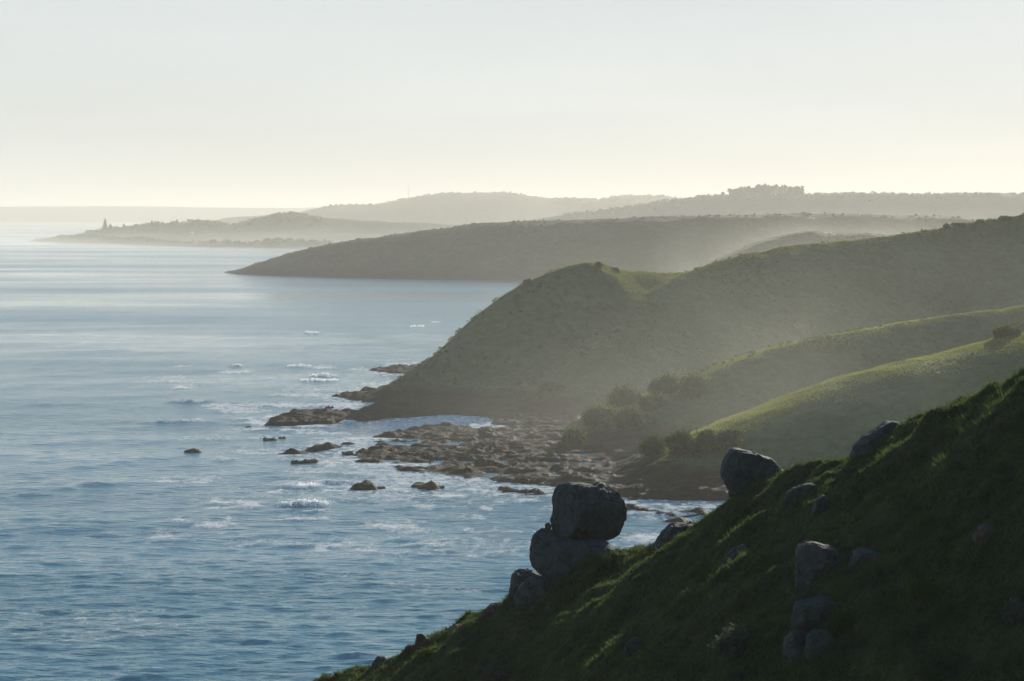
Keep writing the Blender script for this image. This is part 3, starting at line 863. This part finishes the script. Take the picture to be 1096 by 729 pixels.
# ------------------------------------------------------------------ houses, mast, hut
def house(px, d, Fd, w, dp, h, label, roofm, wallm, ang=0.0, sink=0.5, lift=0.0, group='houses of the hazy seaside village'):
    x = (px - CX) * d / F; z = float(Fd(x, d)) - sink + lift
    root = empty('house', (x, d, z)); root.rotation_euler.z = ang
    bm = bmesh.new(); box_bm(bm, (0, 0, h / 2), (w, dp, h)); bm_obj('wall', bm, wallm, root)
    bm = bmesh.new()
    rh = w * 0.0 + dp * 0.32; e = 0.5
    pts = [(-w / 2 - e, -dp / 2 - e, h + .02), (w / 2 + e, -dp / 2 - e, h + .02), (w / 2 + e, dp / 2 + e, h + .02), (-w / 2 - e, dp / 2 + e, h + .02), (-w / 2 - e, 0, h + rh), (w / 2 + e, 0, h + rh)]
    vs = [bm.verts.new(p) for p in pts]
    for q in ((0, 1, 5, 4), (2, 3, 4, 5), (0, 4, 3), (1, 2, 5), (3, 2, 1, 0)): bm.faces.new([vs[i] for i in q])
    bm_obj('roof', bm, roofm, root)
    for k in (-1, 1):
        bm = bmesh.new(); box_bm(bm, (k * w * 0.25, -dp / 2 - 0.01, h * 0.55), (w * 0.16, 0.08, h * 0.4)); bm_obj('window', bm, M['glass'], root)
    bm = bmesh.new(); box_bm(bm, (0, -dp / 2 - 0.01, h * 0.37), (w * 0.1, 0.07, h * 0.72)); bm_obj('door', bm, M['bark'], root)
    return tag(root, label, 'house', group)


house(205, 4080, FG, 8, 6, 3.4, 'small white house on the pale field behind the dark dune scrub', M['wall'], M['wall'], 0.1)
house(158, 4488, FG, 10, 7, 4.0, 'house on the dune top nearest the tall conifer', M['roof'], M['grey_wall'], 0.2)
house(168, 4484, FG, 12, 8, 4.5, 'wider house just inland of the first dune top house', M['roof'], M['grey_wall'], -0.2)
house(203, 4465, FG, 12, 8, 4.5, 'house beside the highest bump of the dune top', M['roof'], M['grey_wall'], 0.1)
house(124, 4525, FG, 11, 8, 4.2, 'low house between the tall conifer and the dune top', M['roof'], M['grey_wall'], 0.0)

# lattice mast on the distant hill
xm = (437 - CX) * 7040 / F; zm = float(FF(xm, 7040))
root = empty('radio_mast', (xm, 7040, zm))
bm = bmesh.new()
for k in range(3):
    a = k * 2.094; tube_bm(bm, (math.cos(a) * 1.6, math.sin(a) * 1.6, -2), (math.cos(a) * 0.5, math.sin(a) * 0.5, 44), 0.35, 0.25, 6)
for j in range(9):
    q0, q1 = 1.6 - 1.1 * j / 9, 1.6 - 1.1 * (j + 1) / 9
    for k in range(3):
        a, b = k * 2.094, (k + 1) * 2.094
        tube_bm(bm, (math.cos(a) * q0, math.sin(a) * q0, j * 4.8), (math.cos(b) * q1, math.sin(b) * q1, (j + 1) * 4.8), 0.14, 0.14, 5)
bm_obj('lattice', bm, M['steel'], root)
bm = bmesh.new(); tube_bm(bm, (0, 0, 43), (0, 0, 49), 0.2, 0.1, 6); bm_obj('antenna', bm, M['steel'], root)
tag(root, 'thin lattice radio mast on the shoulder of the most distant hill', 'mast')

# electricity pylons behind the flat headland
for px, d, hp, lab in ((917.5, 3300, 12, 'faint power pylon in the haze below the wooded ridge'),):
    x = (px - CX) * d / F; zb = 44.0
    zb = H - (229.5 - HY) * d / F - 4
    root = empty('power_pylon', (x, d, zb))
    hh = hp * d / F
    bm = bmesh.new()
    for sx in (-1, 1):
        for sy in (-1, 1):
            tube_bm(bm, (sx * 2.2, sy * 2.2, -zb - 3), (sx * 0.5, sy * 0.5, hh), 0.22, 0.16, 5)
    for j in range(7):
        q = 2.2 - 1.7 * j / 7; q1 = 2.2 - 1.7 * (j + 1) / 7
        for sy in (-1, 1):
            tube_bm(bm, (-q, sy * q, hh * j / 7), (q1, sy * q1, hh * (j + 1) / 7), 0.1, 0.1, 4); tube_bm(bm, (q, sy * q, hh * j / 7), (-q1, sy * q1, hh * (j + 1) / 7), 0.1, 0.1, 4)
    bm_obj('lattice', bm, M['steel'], root)
    for zz in (0.72, 0.86):
        bm = bmesh.new(); tube_bm(bm, (-4.5, 0, hh * zz), (4.5, 0, hh * zz), 0.2, 0.2, 5); bm_obj('crossarm', bm, M['steel'], root)
    tag(root, lab, 'pylon')


# ------------------------------------------------------------------ boulders
_ico = {}


def ico(sub):
    if sub not in _ico:
        bm = bmesh.new(); bmesh.ops.create_icosphere(bm, subdivisions=sub, radius=1.0)
        bm.verts.ensure_lookup_table()
        _ico[sub] = (np.array([v.co[:] for v in bm.verts]), np.array([[v.index for v in f.verts] for f in bm.faces])); bm.free()
    return _ico[sub]


def boulder(outline, d, depth, label, mat, seed, name='boulder', sub=6, block=3.0, rough=0.05, cracks=0.085, cat='boulder', group=None, tiltback=0.0):
    """A solid rock whose face-on outline is given (photo pixels); depth in metres is its half thickness along the view."""
    o = np.array([P(px, py, d) for px, py in outline])[:, [0, 2]]
    area = 0; c = np.zeros(2)
    for i in range(len(o)):
        p, q = o[i], o[(i + 1) % len(o)]; cr = p[0] * q[1] - q[0] * p[1]; area += cr; c += (p + q) * cr
    c = c / (3 * area)
    ang = np.linspace(-np.pi, np.pi, 361); rad = np.zeros(361)
    for i, a in enumerate(ang):
        dv = np.array([math.cos(a), math.sin(a)])
        for k in range(len(o)):
            p, q = o[k] - c, o[(k + 1) % len(o)] - c; e = q - p
            den = dv[0] * e[1] - dv[1] * e[0]
            if abs(den) < 1e-9: continue
            t = (p[0] * e[1] - p[1] * e[0]) / den; u = (p[0] * dv[1] - p[1] * dv[0]) / den
            if t > 0 and -1e-6 <= u <= 1 + 1e-6: rad[i] = max(rad[i], t)
    ker = np.exp(-np.linspace(-2, 2, 13) ** 2); ker /= ker.sum()
    rad = np.convolve(np.pad(rad[:-1], 6, 'wrap'), ker, 'valid'); rad = np.r_[rad, rad[0]]
    v, f = ico(sub)
    th = np.arctan2(v[:, 2], v[:, 0])
    b = np.sign(v[:, 1]) * np.abs(v[:, 1]) ** 0.8
    rho = np.clip(1 - np.abs(b) ** block, 0, 1) ** (1 / block)
    R = np.interp(th, ang, rad)
    size = rad.mean()
    w = np.stack([np.cos(th) * R * rho, b * depth, np.sin(th) * R * rho], 1)
    q = w / size; sd = seed * 13.7
    n1 = fbm(q[:, 0] * 1.3 + sd, q[:, 1] * 1.3, q[:, 2] * 1.3 + sd, 4, seed, 0.55)
    n2 = fbm(q[:, 0] * 5 + sd, q[:, 1] * 5, q[:, 2] * 5 - sd, 3, seed + 7, 0.6)
    rid = 1 - np.abs(fbm(q[:, 0] * 1.9 - sd, q[:, 1] * 1.9 + 3, q[:, 2] * 1.3 + sd, 3, seed + 3)) * 9
    rf = np.random.default_rng(seed + 500)
    for kf in range(15):
        nv = rf.normal(size=3) * np.array([1.0, 1.25, 0.9]); nv /= np.linalg.norm(nv)
        pr = w @ nv; off = pr.max() * (rf.uniform(0.60, 0.86) if abs(nv[1]) > 0.55 else rf.uniform(0.88, 0.97))
        ex = np.maximum(0, pr - off); w = w - nv * (ex * 0.9)[:, None]
    nr = w / (np.linalg.norm(w, axis=1)[:, None] + 1e-6)
    w = w + nr * (size * (rough * 1.3 * n1 + rough * 0.7 * n2 - cracks * np.clip(rid, 0, 1)))[:, None]
    w[:, 1] += tiltback * w[:, 2]
    ob = link(name, mesh_np(name, w, f), mat, loc=(float(c[0]), d, float(c[1])))
    return tag(ob, label, cat, group)


R_, RO, RB, RM = M['rock'], M['rock_orange'], M['rock_brown'], M['rock_moss']
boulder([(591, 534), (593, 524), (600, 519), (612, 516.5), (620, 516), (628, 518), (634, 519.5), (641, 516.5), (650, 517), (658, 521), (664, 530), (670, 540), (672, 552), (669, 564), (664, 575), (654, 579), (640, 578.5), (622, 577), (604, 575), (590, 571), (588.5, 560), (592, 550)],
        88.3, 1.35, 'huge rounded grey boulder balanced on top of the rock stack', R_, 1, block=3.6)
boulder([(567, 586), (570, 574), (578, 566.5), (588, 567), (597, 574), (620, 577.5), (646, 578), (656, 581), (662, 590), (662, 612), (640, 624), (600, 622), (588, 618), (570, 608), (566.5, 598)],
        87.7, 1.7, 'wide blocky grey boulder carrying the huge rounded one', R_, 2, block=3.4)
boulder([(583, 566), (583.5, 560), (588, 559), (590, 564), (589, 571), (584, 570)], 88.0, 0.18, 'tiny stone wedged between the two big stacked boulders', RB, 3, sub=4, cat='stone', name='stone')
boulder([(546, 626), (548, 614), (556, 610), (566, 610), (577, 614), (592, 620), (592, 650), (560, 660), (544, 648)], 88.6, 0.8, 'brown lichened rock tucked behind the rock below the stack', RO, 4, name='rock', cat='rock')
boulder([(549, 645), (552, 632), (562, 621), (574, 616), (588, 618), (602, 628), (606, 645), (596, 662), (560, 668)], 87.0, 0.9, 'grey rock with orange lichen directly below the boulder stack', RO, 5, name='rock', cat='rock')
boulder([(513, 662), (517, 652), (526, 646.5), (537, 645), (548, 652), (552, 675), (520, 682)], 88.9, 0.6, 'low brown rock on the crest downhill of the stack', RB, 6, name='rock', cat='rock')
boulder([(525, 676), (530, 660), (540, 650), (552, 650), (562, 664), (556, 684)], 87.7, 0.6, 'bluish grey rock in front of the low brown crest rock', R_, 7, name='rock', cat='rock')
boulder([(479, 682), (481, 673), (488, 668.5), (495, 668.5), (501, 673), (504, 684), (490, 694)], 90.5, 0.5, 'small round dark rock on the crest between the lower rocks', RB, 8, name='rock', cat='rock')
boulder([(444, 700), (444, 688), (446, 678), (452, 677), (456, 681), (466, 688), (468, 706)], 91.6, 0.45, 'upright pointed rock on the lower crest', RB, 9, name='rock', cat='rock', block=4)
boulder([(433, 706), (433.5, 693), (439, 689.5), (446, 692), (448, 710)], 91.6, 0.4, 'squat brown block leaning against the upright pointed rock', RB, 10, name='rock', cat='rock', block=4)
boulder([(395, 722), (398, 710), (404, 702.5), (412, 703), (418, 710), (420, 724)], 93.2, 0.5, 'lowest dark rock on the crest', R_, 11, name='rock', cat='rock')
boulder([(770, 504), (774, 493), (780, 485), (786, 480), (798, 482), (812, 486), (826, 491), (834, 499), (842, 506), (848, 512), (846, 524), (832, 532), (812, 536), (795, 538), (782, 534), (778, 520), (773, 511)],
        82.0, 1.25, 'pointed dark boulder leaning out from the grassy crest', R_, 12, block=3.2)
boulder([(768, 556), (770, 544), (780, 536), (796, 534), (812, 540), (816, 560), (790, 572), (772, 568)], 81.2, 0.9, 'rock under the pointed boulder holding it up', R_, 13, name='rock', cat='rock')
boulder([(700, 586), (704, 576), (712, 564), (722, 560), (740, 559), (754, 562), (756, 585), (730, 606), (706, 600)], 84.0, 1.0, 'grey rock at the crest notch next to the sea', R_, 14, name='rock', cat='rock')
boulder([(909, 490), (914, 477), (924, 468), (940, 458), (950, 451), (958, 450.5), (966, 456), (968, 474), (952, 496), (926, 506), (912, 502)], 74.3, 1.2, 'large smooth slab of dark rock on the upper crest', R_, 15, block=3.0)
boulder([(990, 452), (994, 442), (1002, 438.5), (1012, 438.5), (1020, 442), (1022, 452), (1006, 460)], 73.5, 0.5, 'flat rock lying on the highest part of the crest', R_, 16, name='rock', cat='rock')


boulder([(647, 292), (648, 288), (653, 286.2), (660, 286.4), (664, 288.5), (665, 292), (660, 295), (650, 295)], (on_B(657, 289.5) or 702) + 0.8, 1.2, 'low grey outcrop on top of the grassy headland knoll', M['rock'], 90, name='rock', sub=4, cat='rock', rough=0.12)


def face_rock(outline, depth, label, mat, seed, out=0.25, **kw):
    out = out - 0.2
    c = np.array(outline).mean(0)
    d = hit_A(*c)
    if d is None: print('miss', label); return
    return boulder(outline, d + depth * (1 - out) - 0.25, depth, label, mat, seed, **kw)


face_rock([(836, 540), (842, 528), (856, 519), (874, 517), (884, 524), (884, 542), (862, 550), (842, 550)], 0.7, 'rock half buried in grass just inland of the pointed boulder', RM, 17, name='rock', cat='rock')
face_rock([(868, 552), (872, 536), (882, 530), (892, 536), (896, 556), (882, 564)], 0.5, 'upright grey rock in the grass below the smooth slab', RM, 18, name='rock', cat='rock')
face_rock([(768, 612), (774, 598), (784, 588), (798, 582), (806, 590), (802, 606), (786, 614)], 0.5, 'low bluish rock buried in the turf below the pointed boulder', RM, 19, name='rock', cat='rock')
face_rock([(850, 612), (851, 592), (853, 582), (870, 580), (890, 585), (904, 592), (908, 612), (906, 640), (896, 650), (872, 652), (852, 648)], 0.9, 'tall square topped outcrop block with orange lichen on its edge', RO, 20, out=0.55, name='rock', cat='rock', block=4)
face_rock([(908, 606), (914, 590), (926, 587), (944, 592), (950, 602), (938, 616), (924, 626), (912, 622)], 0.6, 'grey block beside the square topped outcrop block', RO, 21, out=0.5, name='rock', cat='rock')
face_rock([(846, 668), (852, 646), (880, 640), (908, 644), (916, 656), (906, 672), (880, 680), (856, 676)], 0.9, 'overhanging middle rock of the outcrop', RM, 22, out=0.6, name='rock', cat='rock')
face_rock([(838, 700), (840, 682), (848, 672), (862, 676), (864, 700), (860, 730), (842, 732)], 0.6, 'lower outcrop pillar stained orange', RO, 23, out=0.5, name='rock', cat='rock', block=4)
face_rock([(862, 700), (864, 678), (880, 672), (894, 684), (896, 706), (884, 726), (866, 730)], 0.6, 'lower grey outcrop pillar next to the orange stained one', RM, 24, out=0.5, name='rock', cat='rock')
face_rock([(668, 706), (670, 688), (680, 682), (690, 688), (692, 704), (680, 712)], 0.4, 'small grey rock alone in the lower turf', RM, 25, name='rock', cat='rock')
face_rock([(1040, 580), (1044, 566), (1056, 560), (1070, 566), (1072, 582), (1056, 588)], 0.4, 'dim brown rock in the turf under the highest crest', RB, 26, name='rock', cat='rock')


def face_bush(px, py, wp, hp, label, seed, mat_):
    d = hit_A(px, py)
    if d is None: return
    s = d / F; x = (px - CX) * s; z = float(FA(x, d))
    bush('shrub', (x, d, z - 0.1), wp * s, wp * s * 0.9, hp * s, 1500, 0.05, mat_, label, None, seed, 'shrub')


face_bush(785, 702, 50, 36, 'pale grey green shrub left of the lower outcrop pillars', 1500, M['leaf_grey'])
face_bush(528, 735, 46, 30, 'grey shrub at the bottom edge of the hillside', 1501, M['leaf_grey'])
face_bush(1086, 668, 34, 32, 'pale lichen grey shrub low at the inland frame edge', 1502, M['leaf_grey'])
face_bush(985, 640, 44, 24, 'dark green shrub on the turf inland of the outcrop', 1503, M['leaf'])
face_bush(905, 670, 30, 20, 'dark shrub growing beside the overhanging outcrop rock', 1504, M['leaf'])
face_bush(456, 704, 26, 12, 'small dark shrub just below the upright pointed rock', 1505, M['leaf'])


# ------------------------------------------------------------------ rocks in the sea
SEA_ROCKS = [
    (206, 484.5, 19, 4.5, 'lone flat topped dark rock out in the sea'),
    (289, 471.5, 16, 4.0, 'square dark sea rock seaward of the reef'),
    (302, 469.5, 9, 2.2, 'low sea rock next to the square one'),
    (266, 457.5, 8, 2.0, 'tiny sea rock off the tip of the upper reef'),
    (318, 495.5, 14, 3.4, 'left lump of the double rock in the surf'),
    (333, 495, 18, 5.0, 'right lump of the double rock in the surf'),
    (391, 452, 8, 2.6, 'small rock in the white channel between the two reefs'),
    (407, 451, 5, 1.6, 'tiniest rock in the white channel between the two reefs'),
    (392, 523, 24, 2.6, 'broken low rock in the foam below the reef'),
    (406, 522, 14, 2.0, 'small rock touching the broken low rock in the foam'),
    (452, 520, 26, 2.2, 'flat rock in the foam in front of the main reef'),
    (470, 521, 14, 1.8, 'small rock at the inland end of the flat foam rock'),
    (540, 523, 13, 3.4, 'knobbly rock in the foam seaward of the boulder stack'),
    (572, 530, 22, 3.0, 'long low rock in the water seaward of the boulder stack'),
    (372, 487, 14, 5.0, 'dark knob at the seaward corner of the main reef'),
    (352, 437, 10, 3.0, 'small wet rock behind the upper reef tip'),
]
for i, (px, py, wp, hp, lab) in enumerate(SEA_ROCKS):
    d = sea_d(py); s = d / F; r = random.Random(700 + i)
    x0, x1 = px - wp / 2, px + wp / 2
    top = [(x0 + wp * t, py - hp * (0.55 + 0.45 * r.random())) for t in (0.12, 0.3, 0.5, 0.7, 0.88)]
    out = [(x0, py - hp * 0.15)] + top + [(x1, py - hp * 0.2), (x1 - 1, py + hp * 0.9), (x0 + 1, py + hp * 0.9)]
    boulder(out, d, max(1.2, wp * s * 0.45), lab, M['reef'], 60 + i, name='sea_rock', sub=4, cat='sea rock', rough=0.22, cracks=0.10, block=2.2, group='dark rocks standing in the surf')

# ------------------------------------------------------------------ air
def volume_mat(name, color, dens, aniso):
    t = NT(name)
    v = t.n('ShaderNodeVolumePrincipled')
    v.inputs['Color'].default_value = (*color, 1); v.inputs['Density'].default_value = dens
    v.inputs['Anisotropy'].default_value = aniso; v.inputs['Density Attribute'].default_value = ''
    t.l(v.outputs[0], t.out.inputs['Volume'])
    return t, v


t, v = volume_mat('haze_air', (0.93, 0.885, 0.79), 1.15e-4, 0.20)
bm = bmesh.new(); box_bm(bm, (0, 12000, 86), (56000, 25600, 196)); bm_obj('haze', bm, t.m)
tag(bpy.data.objects['haze'], kind='stuff')
bpy.data.objects['haze']['label'] = 'pale sea haze filling the air over the coast'; bpy.data.objects['haze']['category'] = 'haze'


def mist():
    t = NT('sea_mist_air')
    pos = t.n('ShaderNodeNewGeometry').outputs['Position']
    sp = t.n('ShaderNodeSeparateXYZ'); t.l(pos, sp.inputs[0])
    X, Y, Z = sp.outputs
    far = t.ramp(Y, 760.0, 1150.0)
    sh = t.math('ADD', 19.0, t.math('MULTIPLY', far, 9.0))
    fall = t.math('EXPONENT', t.math('MULTIPLY', t.math('DIVIDE', Z, sh), -1.0))
    nz = t.noise(pos, 0.012, 5, 0.62, 0.40, 0.64)
    edge = t.math('MULTIPLY', t.ramp(t.math('ADD', X, t.math('MULTIPLY', far, -150.0)), -50.0, 75.0), t.math('MULTIPLY', t.ramp(Y, 395.0, 455.0), t.ramp(Y, 1800.0, 1350.0)))
    top = t.ramp(Z, 64.0, 40.0)
    d = t.math('MULTIPLY', t.math('MULTIPLY', fall, nz), t.math('MULTIPLY', edge, top))
    d = t.math('MULTIPLY', d, t.math('ADD', 2.7e-3, t.math('MULTIPLY', far, 1.5e-3)))
    v = t.n('ShaderNodeVolumePrincipled')
    v.inputs['Color'].default_value = (1.0, 1.0, 0.88, 1); v.inputs['Anisotropy'].default_value = 0.4; v.inputs['Density Attribute'].default_value = ''
    t.l(d, v.inputs['Density']); t.l(v.outputs[0], t.out.inputs['Volume'])
    bm = bmesh.new(); box_bm(bm, (320, 1100, 30), (860, 1420, 70))
    o = bm_obj('sea_mist', bm, t.m)
    tag(o, 'drifting spray mist lying in the valleys behind the reef', 'mist', kind='stuff')

    o.name = 'sea_mist'
    # thinner surf mist along the far dune shore and under the wooded ridge
    t = NT('far_mist_air')
    pos = t.n('ShaderNodeNewGeometry').outputs['Position']
    sp = t.n('ShaderNodeSeparateXYZ'); t.l(pos, sp.inputs[0]); X, Y, Z = sp.outputs
    fall = t.math('EXPONENT', t.math('MULTIPLY', Z, -1 / 13.0))
    nz = t.noise(pos, 0.0028, 4, 0.6, 0.32, 0.66)
    e = t.math('MULTIPLY', t.math('MULTIPLY', t.ramp(Y, 2750.0, 3200.0), t.ramp(Y, 4750.0, 4450.0)), t.math('MULTIPLY', t.ramp(X, -1500.0, -1000.0), t.ramp(X, 2450.0, 2000.0)))
    d = t.math('MULTIPLY', t.math('MULTIPLY', t.math('MULTIPLY', fall, nz), t.math('MULTIPLY', e, t.ramp(Z, 58.0, 30.0))), 1.0e-3)
    v = t.n('ShaderNodeVolumePrincipled')
    v.inputs['Color'].default_value = (0.96, 0.96, 0.94, 1); v.inputs['Anisotropy'].default_value = 0.3; v.inputs['Density Attribute'].default_value = ''
    t.l(d, v.inputs['Density']); t.l(v.outputs[0], t.out.inputs['Volume'])
    bm = bmesh.new(); box_bm(bm, (475, 3750, 28), (3990, 2010, 62))
    o = bm_obj('surf_mist', bm, t.m)
    tag(o, 'pale surf mist along the far dune shore', 'mist', kind='stuff')


mist()
# ------------------------------------------------------------------ light, sky, camera
w = bpy.data.worlds.new('World'); S.world = w; w.use_nodes = True
nt = w.node_tree; nt.nodes.clear()
wo = nt.nodes.new('ShaderNodeOutputWorld'); bg = nt.nodes.new('ShaderNodeBackground'); sk = nt.nodes.new('ShaderNodeTexSky')
sk.sky_type = 'NISHITA'; sk.sun_disc = False; sk.sun_elevation = math.radians(SUN_EL); sk.sun_rotation = math.radians(SUN_AZ)
sk.air_density = 1.0; sk.dust_density = 0.15; sk.ozone_density = 3.0; sk.altitude = 60
bg.inputs['Strength'].default_value = 0.085
tc = nt.nodes.new('ShaderNodeTexCoord'); sp = nt.nodes.new('ShaderNodeSeparateXYZ'); nt.links.new(tc.outputs['Generated'], sp.inputs[0])
mr = nt.nodes.new('ShaderNodeMapRange'); mr.interpolation_type = 'SMOOTHSTEP'
mr.inputs['From Min'].default_value = 0.09; mr.inputs['From Max'].default_value = 0.46; mr.inputs['To Min'].default_value = 1.0; mr.inputs['To Max'].default_value = 0.0
nt.links.new(sp.outputs['Z'], mr.inputs['Value'])
# thin high cloud veil, streaked, thinning towards the zenith
cm = nt.nodes.new('ShaderNodeMapping'); cm.inputs['Scale'].default_value = (2.0, 2.0, 15.0); nt.links.new(tc.outputs['Generated'], cm.inputs['Vector'])
cn = nt.nodes.new('ShaderNodeTexNoise'); cn.inputs['Scale'].default_value = 1.6; cn.inputs['Detail'].default_value = 6; nt.links.new(cm.outputs[0], cn.inputs['Vector'])
cr = nt.nodes.new('ShaderNodeMapRange'); cr.inputs['From Min'].default_value = 0.3; cr.inputs['From Max'].default_value = 0.75; cr.inputs['To Min'].default_value = 0.95; cr.inputs['To Max'].default_value = 1.07
nt.links.new(cn.outputs['Fac'], cr.inputs['Value'])
mm = nt.nodes.new('ShaderNodeMath'); mm.operation = 'MULTIPLY'; nt.links.new(mr.outputs[0], mm.inputs[0]); nt.links.new(cr.outputs[0], mm.inputs[1])
vs = nt.nodes.new('ShaderNodeVectorMath'); vs.operation = 'SCALE'; vs.inputs[0].default_value = tuple(c / 0.085 for c in (0.435, 0.445, 0.432)); nt.links.new(mm.outputs[0], vs.inputs['Scale'])
ss = nt.nodes.new('ShaderNodeVectorMath'); ss.operation = 'MULTIPLY_ADD'; 
tm = nt.nodes.new('ShaderNodeMix'); tm.data_type = 'RGBA'; nt.links.new(mr.outputs[0], tm.inputs[0])
tm.inputs[6].default_value = (0.86, 1.25, 1.32, 1); tm.inputs[7].default_value = (0.12, 0.12, 0.14, 1); nt.links.new(tm.outputs[2], ss.inputs[1])
nt.links.new(sk.outputs[0], ss.inputs[0]); nt.links.new(vs.outputs[0], ss.inputs[2]); nt.links.new(ss.outputs[0], bg.inputs['Color'])
nt.links.new(bg.outputs[0], wo.inputs['Surface'])

sd = bpy.data.lights.new('sun', 'SUN'); sd.energy = 5.0; sd.angle = math.radians(0.6); sd.color = (1.0, 0.92, 0.78)
so = bpy.data.objects.new('sun', sd); COL.objects.link(so)
az, el = math.radians(SUN_AZ), math.radians(SUN_EL)
to_sun = Vector((math.sin(az) * math.cos(el), math.cos(az) * math.cos(el), math.sin(el)))
so.rotation_euler = to_sun.to_track_quat('Z', 'Y').to_euler(); so.location = (30, 60, 90)

cd = bpy.data.cameras.new('camera'); cam = bpy.data.objects.new('camera', cd); COL.objects.link(cam)
cam.location = (0, 0, H); cam.rotation_euler = (math.radians(90), 0, 0)
cd.sensor_width = 36.0; cd.lens = 36.0 * F / 1096.0
cd.shift_y = -(364.5 - HY) / 1096.0
cd.clip_start = 1.0; cd.clip_end = 80000.0
S.camera = cam

S.view_settings.view_transform = 'Standard'; S.view_settings.look = 'None'; S.view_settings.gamma = 1.0
S.view_settings.exposure = 0.53
S.view_settings.use_curve_mapping = False
cy = S.cycles
cy.max_bounces = 5; cy.diffuse_bounces = 2; cy.glossy_bounces = 2; cy.transmission_bounces = 2; cy.volume_bounces = 1; cy.transparent_max_bounces = 4
cy.use_denoising = True; cy.denoiser = 'OPENIMAGEDENOISE'
cy.volume_step_rate = 1.0; cy.volume_max_steps = 128
cy.caustics_reflective = False; cy.caustics_refractive = False
cy.sample_clamp_indirect = 4.0
